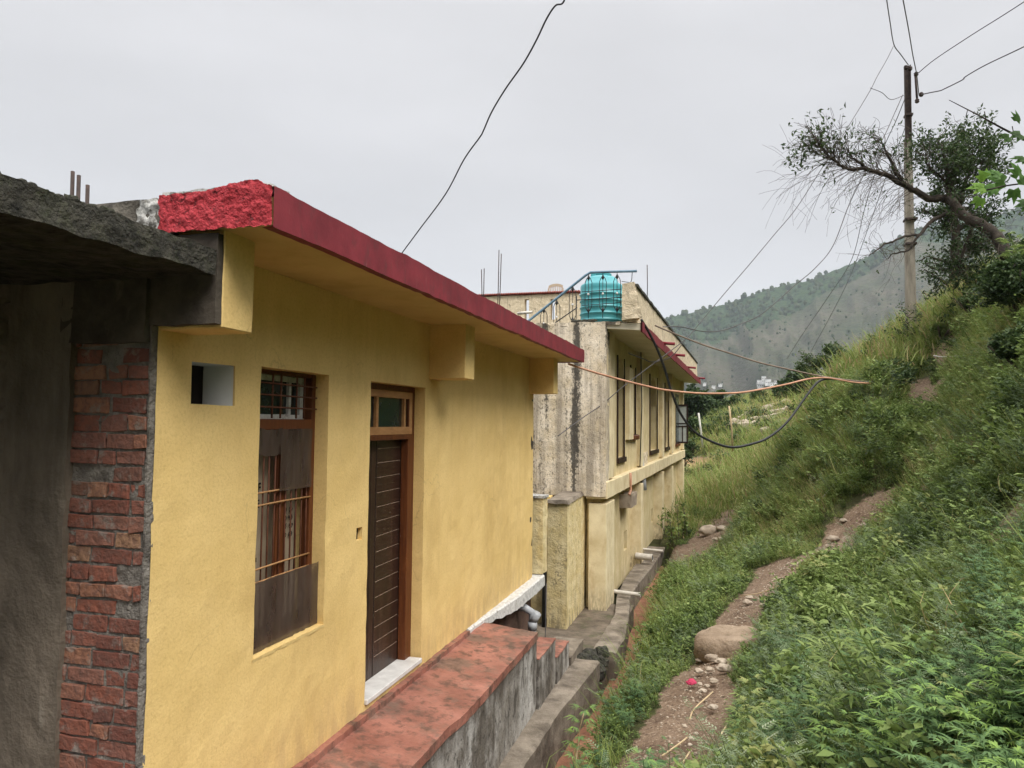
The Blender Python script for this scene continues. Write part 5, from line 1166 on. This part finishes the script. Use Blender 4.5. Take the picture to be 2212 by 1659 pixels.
# candidates: even on the slope, thinning out with distance
def cand(n, r0, r1, pw, a0=-11, a1=42):
    u = RNG.random(n); r = (r0 ** pw + u * (r1 ** pw - r0 ** pw)) ** (1 / pw); a = np.radians(a0 + (a1 - a0) * RNG.random(n)); return np.sin(a) * r, np.cos(a) * r, r
def place(n, r0, r1, pw, dens, maxbare=.45, sink=.02, a0=-11, a1=42):
    X, Y, r = cand(n, r0, r1, pw, a0, a1); k = dens(X, Y, r) > RNG.random(n); X, Y, r = X[k], Y[k], r[k]
    xb = -.98 - .46 * sstep(11, 19, Y)
    k = (bare(X, Y) < maxbare) & ((X > xb) | (Y > 20.5)) & ~((X < -1.3 + .03 * (Y - 13)) & (Y > 12) & (Y < 31.5)); X, Y, r = X[k], Y[k], r[k]
    Z = ground_z(X, Y); e_ = .15; gx = np.clip((ground_z(X + e_, Y) - Z) / e_, -1.2, 1.2); gy = np.clip((ground_z(X, Y + e_) - Z) / e_, -1.2, 1.2)
    return np.stack([X, Y, Z - sink], -1), r, np.stack([-gx, -gy], -1) * .45
def batch(tmpls, P, r, ln, s0, s1, grow, tj=.12, zone=None):
    n = len(P); pick = RNG.integers(0, len(tmpls), n); sc = RNG.uniform(s0, s1, n) * (1 + grow * np.maximum(r - 4, 0)) * np.clip(.40 - prox(P[:, 0], P[:, 1]) * .45, .32, 1); ro = RNG.uniform(0, 6.283, n)
    ln = ln + RNG.normal(0, .12, ln.shape); ti = fbm(P[:, 0] * .9, P[:, 1] * .9, 4, 91) * .68 + RNG.normal(0, tj, n) + (0 if zone is None else zone)
    return [(tmpls[k], P[pick == k], sc[pick == k], ro[pick == k], ln[pick == k], ti[pick == k]) for k in range(len(tmpls))]
ZG = lambda X, Y: fbm(X * .45 + 5, Y * .45, 4, 31)       # patches of one kind or another
grassy = lambda X, Y: np.clip(.45 + ZG(X, Y) * 3.2 + .35 * sstep(9, 15, Y) + .35 * (X < .1) * (Y < 12) + .5 * np.exp(-((X - 2.9) ** 2 + (Y - 5.6) ** 2) / 2.2), 0, 1)
hempy = lambda X, Y: np.clip(1.25 - np.hypot(X - 1.9, (Y - 2.5) * .85) / 1.25, 0, 1)
G = [T_grass(i, 34, .36, .008, .45) for i in range(3)] + [T_grass(9, 30, .50, .009, .6)]
P, r, ln = place(15000, 2.6, 26, 1.15, lambda X, Y, r: .15 + .85 * grassy(X, Y) * (1 - hempy(X, Y)))
zone = .10 * sstep(7, 14, P[:, 1]) - .10 * np.exp(-((P[:, 0] - 2.9) ** 2 + (P[:, 1] - 5.6) ** 2) / 2.5)
tag(plant_mesh('grass', batch(G, P, r, ln, .45, .95, .03, .1, zone), MT['leafgrass']), 'grass tufts on the slope', 'grass', kind='stuff')
H_ = [T_herb(i) for i in range(4)] + [T_herb(8, 10, .2, .03, .6), T_broad(1), T_broad(2)]
P, r, ln = place(19000, 2.2, 24, 1.1, lambda X, Y, r: (.95 - .55 * grassy(X, Y)) * (1 - .7 * hempy(X, Y)), .62)
tag(plant_mesh('low_herbs', batch(H_, P, r, ln, .5, 1.15, .025), MT['leafherb']), 'low leafy herbs covering the slope', 'herbs', kind='stuff')
M_ = [T_mug(i) for i in range(3)]
P, r, ln = place(6000, 2.2, 18, 1.2, lambda X, Y, r: np.clip(.35 + fbm(X * .8, Y * .8, 3, 55) * 3, 0, 1) * (.9 - .4 * grassy(X, Y)), .4)
tag(plant_mesh('mugwort', batch(M_, P, r, ln, .5, 1.0, .02), MT['leafgrey']), 'grey-green feathery weeds on the slope', 'weeds', kind='stuff')
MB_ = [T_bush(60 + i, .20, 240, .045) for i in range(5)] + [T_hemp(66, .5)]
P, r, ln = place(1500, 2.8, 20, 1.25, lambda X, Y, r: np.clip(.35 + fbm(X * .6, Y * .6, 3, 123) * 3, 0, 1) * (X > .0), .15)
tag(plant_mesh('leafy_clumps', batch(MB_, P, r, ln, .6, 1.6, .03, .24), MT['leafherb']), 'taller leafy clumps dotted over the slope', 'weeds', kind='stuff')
LG = [T_grass(40 + i, 46, .62, .013, .75, .12) for i in range(3)]
P, r, ln = place(2600, 2.6, 20, 1.2, lambda X, Y, r: np.clip(1.1 * np.exp(-((X - 2.9) ** 2 + (Y - 5.6) ** 2) / 1.6) + .5 * (X < -.45) * (Y < 14) + np.clip(fbm(X * .9 + 7, Y * .9, 3, 13) * 3 - .25, 0, .5), 0, 1), .2)
tag(plant_mesh('long_grass', batch(LG, P, r, ln, .5, .95, .01, .16, -.05), MT['leafgrass']), 'clumps of long arching grass', 'grass', kind='stuff')
K_ = [T_hemp(i) for i in range(4)]
P, r, ln = place(9000, 1.5, 7, 1.4, lambda X, Y, r: .55 * hempy(X, Y) + .03, .3)
tag(plant_mesh('tall_weeds', batch(K_, P, r, ln, .48, .88, 0), MT['leafhemp']), 'tall serrated weeds at the lower right', 'weeds', kind='stuff')
# far slope cover
GF = [T_grass(20 + i, 40, .6, .03, .7, .28) for i in range(3)]
P, r, ln = place(16000, 20, 105, .55, lambda X, Y, r: .9 + 0 * X, .6, 0, -7, 32)
tag(plant_mesh('far_grass', batch(GF, P, r, ln, .6, 1.1, .014, .1, .12), MT['leafgrass']), 'pale green grass on the far slopes', 'grass', kind='stuff')
BU = [T_bush(i, .45, 300, .10) for i in range(3)]
P, r, ln = place(2600, 17, 100, .6, lambda X, Y, r: np.clip(.12 + fbm(X * .12, Y * .12, 4, 77) * 2.2 + .5 * (X < 4) * (r > 42), 0, 1), .5, .05, -7, 32)
tag(plant_mesh('scrub', batch(BU, P, r, ln, .35, 1.0, .018, .1), MT['leaftree']), 'low scrub on the far slopes', 'scrub', kind='stuff')
m = MB(); rg = random.Random(4)
for _ in range(120):
    x, y = rg.gauss(1655, 38), rg.gauss(905, 16); h = hit(x, y, 25)
    if h is not None: lump(m, (h[0], h[1], h[2] + .2), rg.uniform(.12, .5), rg, .6, 3)
tag(m.build('scree', MT['stonepale'], smooth=False), 'pale rubble strewn over the far bank', 'rubble', kind='stuff')

# ------------------------------------------------------------------ trees
def V3(p): return np.array(p, float)
def crooked(r, p, d, L, n, jit, grav=0.):
    pts = [p]; d = d / np.linalg.norm(d)
    for i in range(n):
        d = d + np.array([r.gauss(0, jit), r.gauss(0, jit), r.gauss(0, jit) - grav]); d /= np.linalg.norm(d); pts.append(pts[-1] + d * L / n)
    return pts
def sprig(lm, r, p, d, k, l, w=.32, t=.5):
    l = l * 1.3; w = max(w, .38)
    for _ in range(max(2, int(k * .65))): lm.leaf(p + rdir(r, -90, 90) * l * .7, rdir(r, -60, 70) + d * .4, l * r.uniform(.6, 1.2), l * w, rdir(r, 20, 90), .15, min(1, max(0, t + r.uniform(-.35, .35))))
def tree(name, label, px, D, hpx, wpx, seed, leaves=1800, ls=.10, trunk_r=.1, bare_frac=.35, lm_mat='leaftree', tint=.5, group=None, base=None, airy=.5, w=.45):
    """px = pixel of the trunk foot, hpx / wpx height and width in pixels at distance D"""
    r = random.Random(seed); b = at(*px, D=D) if base is None else base; Hh, Ww = hpx * D / F0, wpx * D / F0
    root = thing(name, label, 'tree' if 'shrub' not in name and 'bush' not in name else 'shrub', b, group)
    m = MB(); lm = LM(); pts = crooked(r, b - np.array([0, 0, .3]), np.array([r.uniform(-.15, .15), r.uniform(-.1, .1), 1]), Hh * .8, 7, .08)
    m.tube(pts, [trunk_r * (1 - .8 * i / 7) for i in range(8)], 7); ends = []
    for k in range(int(14 + airy * 12)):
        i = r.randint(2, 7) if bare_frac > .2 else r.randint(1, 7); f = i / 7; d = rdir(r, 5, 60); L = Ww * .55 * r.uniform(.5, 1.) * (1.15 - .5 * f)
        bp = crooked(r, pts[i], d * np.array([1, 1, .9]), L, 4, .18); m.tube(bp, [trunk_r * .35 * (1 - .7 * j / 4) for j in range(5)], 5, False)
        ends += bp[2:]
        for _ in range(2):
            sp_ = crooked(r, bp[r.randint(2, 4)], rdir(r, -10, 70), L * .5, 3, .25); m.tube(sp_, trunk_r * .09, 4, False); ends += sp_[1:]
    ends += [pts[-1], pts[-2]]
    m.build('trunk', MT['bark'], root)
    per = max(1, int(leaves / len(ends)))
    for e_ in ends:
        cr = Ww * .11 * r.uniform(.6, 1.4)
        for _ in range(per):
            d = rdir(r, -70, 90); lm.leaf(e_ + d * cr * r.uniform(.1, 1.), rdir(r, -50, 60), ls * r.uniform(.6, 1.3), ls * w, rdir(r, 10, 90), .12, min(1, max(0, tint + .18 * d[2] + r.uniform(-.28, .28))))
    leaf_obj('crown', lm, MT[lm_mat], root)
    return root
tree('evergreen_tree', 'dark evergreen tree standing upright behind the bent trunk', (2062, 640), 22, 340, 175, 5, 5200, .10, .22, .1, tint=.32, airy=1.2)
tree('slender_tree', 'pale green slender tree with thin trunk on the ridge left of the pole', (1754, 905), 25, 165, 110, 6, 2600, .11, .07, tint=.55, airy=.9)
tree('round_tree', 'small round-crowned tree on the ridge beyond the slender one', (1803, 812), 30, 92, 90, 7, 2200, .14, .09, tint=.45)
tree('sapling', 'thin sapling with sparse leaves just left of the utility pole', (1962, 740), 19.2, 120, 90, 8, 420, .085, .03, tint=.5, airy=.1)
FT = [(1492, 925, 70, 75, 80), (1520, 905, 74, 60, 62), (1552, 898, 72, 46, 55), (1478, 905, 80, 50, 60), (1634, 878, 60, 26, 40), (1590, 880, 66, 20, 34), (1575, 893, 68, 24, 40), (1508, 945, 60, 40, 50), (1700, 868, 52, 44, 60), (1735, 858, 45, 60, 60)]
FL = ['dark bushy tree right beside the far corner of the cream house', 'second dense tree right of the cream house corner', 'rounded green tree standing in the middle of the far tree row', 'dark tree behind the others at the cream house corner', 'lone dark bush on the crest of the far bank', 'tiny bush on the far bank crest left of the lone dark one', 'small bush right of the rounded green tree', 'low dark bush in front of the corner trees', 'green bush at the right end of the far bank crest', 'feathery bush directly left of the slender tree']
for i, (x, y, D, hp, wp) in enumerate(FT):
    hb = hit(x, y, 30); D = D if hb is None else float(hb @ Fw)
    tree('far_tree', FL[i], (x, y), D, hp * 1.15, wp * 1.15, 30 + i, 3000, .0052 * D, .14, .1, base=hb, tint=.45 if i % 3 else .3, group='trees beyond the far bank', airy=.4, w=.6)
# shrubby mass at the right edge
def shrub(name, label, px, D, rp, seed, n, l0, mm, tint=0, n_copies=5, zs=.8, group=None):
    r = random.Random(seed); c = hit(*px) if D is None else at(*px, D=D); R_s = rp * float(c @ Fw) / F0; root = thing(name, label, 'shrub', c, group)
    T = [T_bush(seed * 7 + k, R_s * .55, n, l0) for k in range(3)]; P_ = []
    for _ in range(n_copies): d = rdir(r, -20, 60); P_.append(c + d * R_s * r.uniform(.1, .55) * np.array([1, 1, zs]))
    P_ = np.array(P_); k_ = np.arange(len(P_)) % 3
    plant_mesh('foliage', [(T[k], P_[k_ == k], np.full((k_ == k).sum(), 1.), np.arange((k_ == k).sum()) * 1.7, np.zeros(((k_ == k).sum(), 2)), np.full((k_ == k).sum(), tint)) for k in range(3)], MT[mm], root)
    m = MB()
    for _ in range(9): m.tube(crooked(r, c - np.array([0, 0, R_s * .5]), rdir(r, 35, 88), R_s * 1.2, 4, .15), .014, 4, False)
    m.build('stems', MT['twig'], root); return root
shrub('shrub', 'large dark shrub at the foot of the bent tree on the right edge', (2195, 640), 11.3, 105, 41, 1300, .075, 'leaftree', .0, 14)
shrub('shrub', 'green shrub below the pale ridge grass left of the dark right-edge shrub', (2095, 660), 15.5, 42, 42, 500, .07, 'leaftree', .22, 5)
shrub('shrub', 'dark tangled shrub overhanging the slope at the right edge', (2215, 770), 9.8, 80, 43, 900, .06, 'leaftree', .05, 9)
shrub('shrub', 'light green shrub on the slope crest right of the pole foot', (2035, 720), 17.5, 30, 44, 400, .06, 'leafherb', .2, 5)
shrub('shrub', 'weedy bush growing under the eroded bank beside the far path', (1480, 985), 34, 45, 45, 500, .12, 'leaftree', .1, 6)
# shrub at the foot of the cream house
sh = thing('potted_shrub', 'leafy shrub with upright stems growing at the foot of the cream house wall', 'shrub', at(1455, 1165, D=19)); r = random.Random(3); m = MB(); lm = LM()
sh.name = 'wall_shrub'
for x, y, l in ((1440, 1150, 40), (1452, 1150, 45), (1465, 1150, 55), (1475, 1145, 40), (1484, 1145, 52), (1446, 1170, 30), (1470, 1165, 38)):
    p = at(x, y + 12, D=18.6); ps = crooked(r, p, np.array([r.uniform(-.3, .15), 0, 1]), l * 18.6 / F0 * 1.3, 6, .10); m.tube(ps, .010, 4, False)
    for q_ in ps[1:]: sprig(lm, r, q_, np.array([0, 0, 1.]), 9, .085, .6, .4)
m.build('stems', MT['twig'], sh); leaf_obj('foliage', lm, MT['leafherb'], sh)
# young hemp-like plant by the drain
def hemp_plant(name, label, foot, H, seed, LL, tint):
    root = thing(name, label, 'plant', foot); r = random.Random(seed); m = MB(); lm = LM(); ps = crooked(r, foot, np.array([.05, 0, 1]), H, 7, .05); m.tube(ps, [.008 * (1 - .6 * i / 7) for i in range(8)], 5); m.build('stem', MT['straw'], root)
    for i, q_ in enumerate(ps[2:]):
        for s_ in range(3 if i > 2 else 2):
            a = i * 1.4 + s_ * 2.1; o_ = np.array([cos(a), sin(a), .35]); c = q_ + o_ * LL * .55; lm.stem(q_, c, .004, .8); sdv = np.array([-sin(a), cos(a), 0])
            for j in range(-3, 4):
                w_ = j * .42; dd_ = o_ * cos(w_) + sdv * sin(w_); dd_[2] += -.05 * abs(j) - .1; L = LL * (1 - .16 * abs(j)) * r.uniform(.9, 1.1); lm.leaf(c, dd_, L, L * .2, None, .3, tint + r.uniform(-.1, .15))
    leaf_obj('leaves', lm, MT['leafhemp'], root); return root
hemp_plant('serrated_plant', 'bright green young plant with serrated leaves beside the drain', at(1243, 1665, D=5.2), .42, 4, .085, .85)
hemp_plant('serrated_plant', 'bright yellow-green plant tops at the bottom right of the slope', at(2010, 1675, D=3.3), .16, 6, .11, .9)

# the bent tree
c7t = lambda x, y: ((1960 + x * .4219) * .864, (100 + y * .4219) * .864)
bt = thing('bent_tree', 'dark crooked tree leaning left over the ridge with bare drooping twigs', 'tree', at(2170, 560, D=16))
r = random.Random(17); m = MB(); tw = MB(); lm = LM(); DB = 17.0
def limb(pts, r0, r1, dz=0, D0=DB, D1=None):
    D1 = D0 if D1 is None else D1; P_ = smooth([at(*c7t(x, y), D=D0 + (D1 - D0) * i / (len(pts) - 1)) for i, (x, y) in enumerate(pts)], 4); n = len(P_)
    P_ = [p + np.array([r.gauss(0, .012), r.gauss(0, .012), r.gauss(0, .012)]) for p in P_]
    m.tube(P_, [r0 + (r1 - r0) * i / (n - 1) for i in range(n)], 8); return P_
tr_ = limb([(1330, 1290), (1290, 1215), (1225, 1125), (1145, 1085), (1065, 1035), (1000, 960), (960, 935)], .135, .085, 0, 15.6, 17)
ml = limb([(1010, 960), (935, 940), (860, 940), (780, 893), (700, 850), (600, 800), (500, 770), (380, 762), (330, 740), (262, 682), (225, 640)], .095, .014)
l2 = limb([(700, 850), (665, 790), (630, 720), (600, 650), (575, 590)], .055, .012); l3 = limb([(500, 770), (440, 720), (400, 690), (370, 640)], .04, .01)
l4 = limb([(960, 1030), (880, 1075), (805, 1150), (740, 1160), (640, 1190), (560, 1240), (500, 1280)], .05, .008, D1=16.2); l5 = limb([(805, 1150), (735, 1245), (650, 1265), (610, 1305)], .03, .007, D0=16.6)
l6 = limb([(1000, 950), (975, 850), (960, 740), (935, 640), (905, 580)], .08, .02, D1=17.5); l7 = limb([(1040, 960), (1075, 850), (1105, 740), (1120, 640)], .06, .015, D1=18); l8 = limb([(975, 850), (900, 790), (850, 740), (830, 650)], .035, .01)
l9 = limb([(1120, 1085), (1090, 1180), (1050, 1290), (1030, 1400)], .06, .02, D0=17)
IMG = lambda a, b_, c=0.: Rt * a + Up * b_ + Fw * c
def twigs(src, n, dirs, L0, L1, grav, jit, leafp, lsz, rad=.008, sub=2, k=7, t=.5, lk=5):
    for _ in range(n):
        p = src[r.randint(0, len(src) - 1)]; a, b_ = r.choice(dirs); d = IMG(a + r.gauss(0, .25), b_ + r.gauss(0, .25), r.gauss(0, .35)); L = r.uniform(L0, L1)
        ps = crooked(r, V3(p), d, L, k, jit, grav); tw.tube(ps, [rad * (1 - .75 * i / k) for i in range(k + 1)], 4, False)
        for _ in range(sub):
            q_ = ps[r.randint(2, k - 1)]; d2 = (ps[-1] - ps[0]) / L + IMG(r.gauss(0, .6), r.gauss(0, .6), r.gauss(0, .4)); p2 = crooked(r, q_, d2, L * r.uniform(.25, .55), 4, jit * 1.2, grav); tw.tube(p2, rad * .4, 4, False)
            if r.random() < leafp: sprig(lm, r, p2[-1], d2, lk, lsz, .3, t)
        if r.random() < leafp: sprig(lm, r, ps[-1], d, lk, lsz, .3, t); sprig(lm, r, ps[-3], d, lk, lsz, .3, t)
UPD = [(-.3, 1), (-.8, .6), (.1, 1), (-.5, .9)]; DND = [(-1, -.15), (-1, -.5), (-.8, -.9), (-.6, -.8)]
twigs(ml[14:], 75, UPD, .4, 1.05, .02, .20, .16, .11, .011, 4)
twigs(l2 + l3, 55, UPD + [(-1, .1)], .3, .8, .02, .22, .12, .085, .009, 3)
twigs(ml[8:38], 58, [(-1, .1), (-1, -.2), (-.9, -.5), (-1, .3)], .6, 1.75, .13, .10, .04, .07, .007, 4, 10)
twigs(ml[-6:], 14, [(-1, .5), (-.6, .9), (-1, 0)], .5, 1.1, .05, .15, .9, .11, .008, 2)
twigs(l4 + l5, 34, [(-1, .2), (-1, -.2), (-.4, -.8), (-.6, .8)], .25, .9, .02, .15, .05, .07, .006, 2)
twigs(l6 + l8, 80, [(-.6, .8), (.3, 1), (-.9, .2), (.6, .6)], .3, .9, .0, .2, .75, .085, .009, 3, t=.5, lk=12)
twigs(l7, 70, [(.7, .7), (.2, 1), (-.4, .8), (1, .2)], .4, 1.0, .0, .2, .95, .09, .009, 3, t=.55, lk=16)
twigs(l9, 60, [(-1, -.3), (1, -.3), (0, -1), (.6, .4)], .3, .9, .04, .15, .9, .085, .008, 3, t=.3, lk=14)
twigs(tr_[:20], 40, [(-.6, -.6), (.5, .8), (1, .1), (-.5, .5)], .3, .8, .03, .2, .6, .08, .008, 2, t=.3, lk=8)
m.build('trunk', MT['bark'], bt); tw.build('twigs', MT['twig'], bt); leaf_obj('crown', lm, MT['leaftree'], bt)

# leafy branch reaching in from a tree standing right of the frame
ob = thing('broadleaf_tree', 'bright green lobed leaves and a bare twig reaching in at the right edge', 'tree', at(2560, 1100, D=5)); m = MB(); lm = LM(); r = random.Random(5)
tip = [at(x, y, D=4.6) for x, y in ((2260, 330), (2215, 303), (2165, 277), (2110, 247), (2050, 216))]
gz = float(ground_z(*at(2620, 900, D=5.2)[:2])); tb = at(2620, 900, D=5.2); tb = np.array([tb[0], tb[1], gz - .2])
m.tube(smooth([tb, tb + np.array([.03, 0, 1.5]), at(2520, 500, D=5), at(2380, 390, D=4.8), at(2260, 330, D=4.6)], 5), [.12 - .1 * i / 20 for i in range(21)], 8)
m.tube(smooth(tip, 4), [.010 - .008 * i / 16 for i in range(17)], 6)
for x, y, a in ((2130, 258, .05), (2090, 238, -.04), (2190, 290, .05)): q_ = at(x, y, D=4.6); m.tube([q_, q_ + IMG(-.01, a, 0)], .003, 4)
m.tube(smooth([at(2300, 400, D=4.6), at(2240, 395, D=4.5), at(2180, 400, D=4.45), at(2125, 412, D=4.4)], 4), .005, 5); m.build('trunk', MT['bark'], ob)
def lobed(c, d, sz, t):
    d = d / np.linalg.norm(d); n = -Fw + np.array([r.uniform(-.5, .5), r.uniform(-.5, .5), r.uniform(0, .9)]); n /= np.linalg.norm(n); s_ = np.cross(d, n); s_ /= np.linalg.norm(s_); u = np.cross(s_, d)
    for w_, l in ((0, 1.), (.65, .82), (-.65, .82), (1.25, .55), (-1.25, .55)):
        dd_ = d * cos(w_) + s_ * sin(w_); lm.leaf(c, dd_, sz * l, sz * .42, u, .2, t + r.uniform(-.08, .08)); lm.leaf(c + dd_ * sz * l * .35, dd_ + s_ * .6, sz * .35 * l, sz * .16, u, .1, t); lm.leaf(c + dd_ * sz * l * .35, dd_ - s_ * .6, sz * .35 * l, sz * .16, u, .1, t)
for x, y, a, b_, sz, t in ((2196, 262, .2, 1, .11, .25), (2205, 290, -1, -.3, .11, .15), (2180, 296, -1, -.1, .09, .3), (2215, 345, -1, .3, .12, .25), (2170, 392, -1, .2, .14, .45), (2200, 380, -.4, .9, .13, .5), (2150, 405, -1, -.3, .13, .6), (2125, 405, -1, .1, .12, .95), (2130, 385, -.5, .8, .10, .95), (2118, 428, -.5, -1, .10, .85), (2190, 410, .1, -.8, .12, .35), (2212, 400, .3, .6, .13, .4), (2160, 380, -.8, .5, .12, .5), (2220, 440, -1, -.2, .11, .2), (2240, 360, .3, .8, .14, .4), (2250, 300, .5, .8, .14, .3)):
    lobed(at(x, y, D=4.45 + r.uniform(-.15, .15)), IMG(a, b_, r.uniform(-.3, .3)), sz * .78, t * .8)
leaf_obj('foliage', lm, MT['leafbright'], ob)

# ------------------------------------------------------------------ far woods, village, haze
MX, MY, MZ, FOR = MTN
cam3 = np.stack([MX, MY, MZ], -1); dpt = cam3 @ Fw; PX = CX + F0 * (cam3 @ Rt) / dpt; PY = CY - F0 * (cam3 @ Up) / dpt
def on_mountain(x, y):
    d = np.hypot(PX - x, PY - y) + (MX ** 2 + MY ** 2) ** .5 * .004; i = np.unravel_index(np.argmin(d), d.shape); return cam3[i]
rg = random.Random(8); lmt = []; T = []
for s_ in range(4):
    m = MB(); lump(m, (0, 0, .5), .62, random.Random(s_ + 70), 1.15, 4); T.append(m)
idx = np.argwhere((FOR > .45) & (PX > 1100) & (PX < 2700)); big = MB()
for k in range(3600):
    i, j = idx[rg.randrange(len(idx))]; p = cam3[i, j] + np.array([rg.uniform(-5, 5), rg.uniform(-5, 5), -1.5]); s_ = rg.uniform(4, 8.5); tt = T[k % 4]
    big.add([(p[0] + v[0] * s_, p[1] + v[1] * s_, p[2] + v[2] * s_) for v in tt.v], tt.f)
idx = np.argwhere((FOR < .3) & (PX > 1100) & (PX < 2700))
for k in range(700):
    i, j = idx[rg.randrange(len(idx))]; p = cam3[i, j]; s_ = rg.uniform(1.5, 4); tt = T[k % 4]
    big.add([(p[0] + v[0] * s_, p[1] + v[1] * s_, p[2] + v[2] * s_ - .5) for v in tt.v], tt.f)
MT['farwood'] = mat('far_wood_green', (.026, .040, .018), (.062, .075, .035), .05, 8, None, 1, spec=0)
tag(big.build('distant_woods', MT['farwood'], smooth=False), 'woods on the far mountain', 'woods', kind='stuff')
VL = [(1641, 826, 11, 9, 'left white block of the far village'), (1650, 822, 9, 13, 'tallest white tower-like house of the far village'), (1659, 825, 12, 10, 'middle white house of the far village'), (1668, 829, 10, 7, 'right white house touching the middle one of the far village'), (1676, 824, 7, 6, 'small white house at the right of the far village'), (1690, 832, 9, 4, 'low pale roofed house farthest right of the far village'), (1645, 832, 16, 5, 'wide low house in front of the far village'), (1556, 828, 8, 4, 'small house on the left mountain foot'), (1540, 832, 10, 4, 'low pale house on the left mountain foot, left of the small one'), (1705, 806, 6, 3, 'tiny house above the far village'), (1522, 826, 7, 4, 'leftmost tiny house by the cream roof corner')]
for x, y, w, h_, lab in VL:
    p = on_mountain(x, y + 4); D = float(p @ Fw); p = at(x, y + 4, D=D - 4); W2, H2 = w * D / F0 / 2, h_ * D / F0
    v_ = thing('far_house', lab, 'house', p - np.array([0, 0, 2]), 'houses of the far village')
    MB().box(p[0] - W2, p[0] + W2, p[1] - 4, p[1] + 4, p[2] - 3, p[2] + H2).build('wall', MT['white'], v_)
    MB().box(p[0] - W2 * 1.1, p[0] + W2 * 1.1, p[1] - 4.6, p[1] + 4.4, p[2] + H2 + .02, p[2] + H2 + .5).build('roof', MT['greycon'], v_)
    m = MB(); nwin = max(1, int(w / 3.4))
    for k in range(nwin):
        for l in range(max(1, int(H2 / 3.2))): cx_ = p[0] - W2 + (k + .5) * 2 * W2 / nwin; m.box(cx_ - .5, cx_ + .5, p[1] - 4.06, p[1] - 4.0, p[2] + .9 + l * 3, p[2] + 2.2 + l * 3)
    m.build('window', MT['interiordark'], v_)
hz = MB().box(-2500, 2500, -2500, 2500, float(min(-62, MZ.min())) - 3, float(MZ.max()) + 12).build('haze', MT['white']); hz.data.materials.clear()
hm = bpy.data.materials.new('haze'); hm.use_nodes = True; t = hm.node_tree; t.nodes.clear(); o_ = t.nodes.new('ShaderNodeOutputMaterial'); pv = t.nodes.new('ShaderNodeVolumePrincipled')
pv.inputs['Color'].default_value = (.76, .84, .96, 1); pv.inputs['Density'].default_value = 0.00014; pv.inputs['Anisotropy'].default_value = .2; t.links.new(pv.outputs[0], o_.inputs['Volume'])
hz.data.materials.append(hm); tag(hz, 'thin haze', 'haze', kind='stuff')
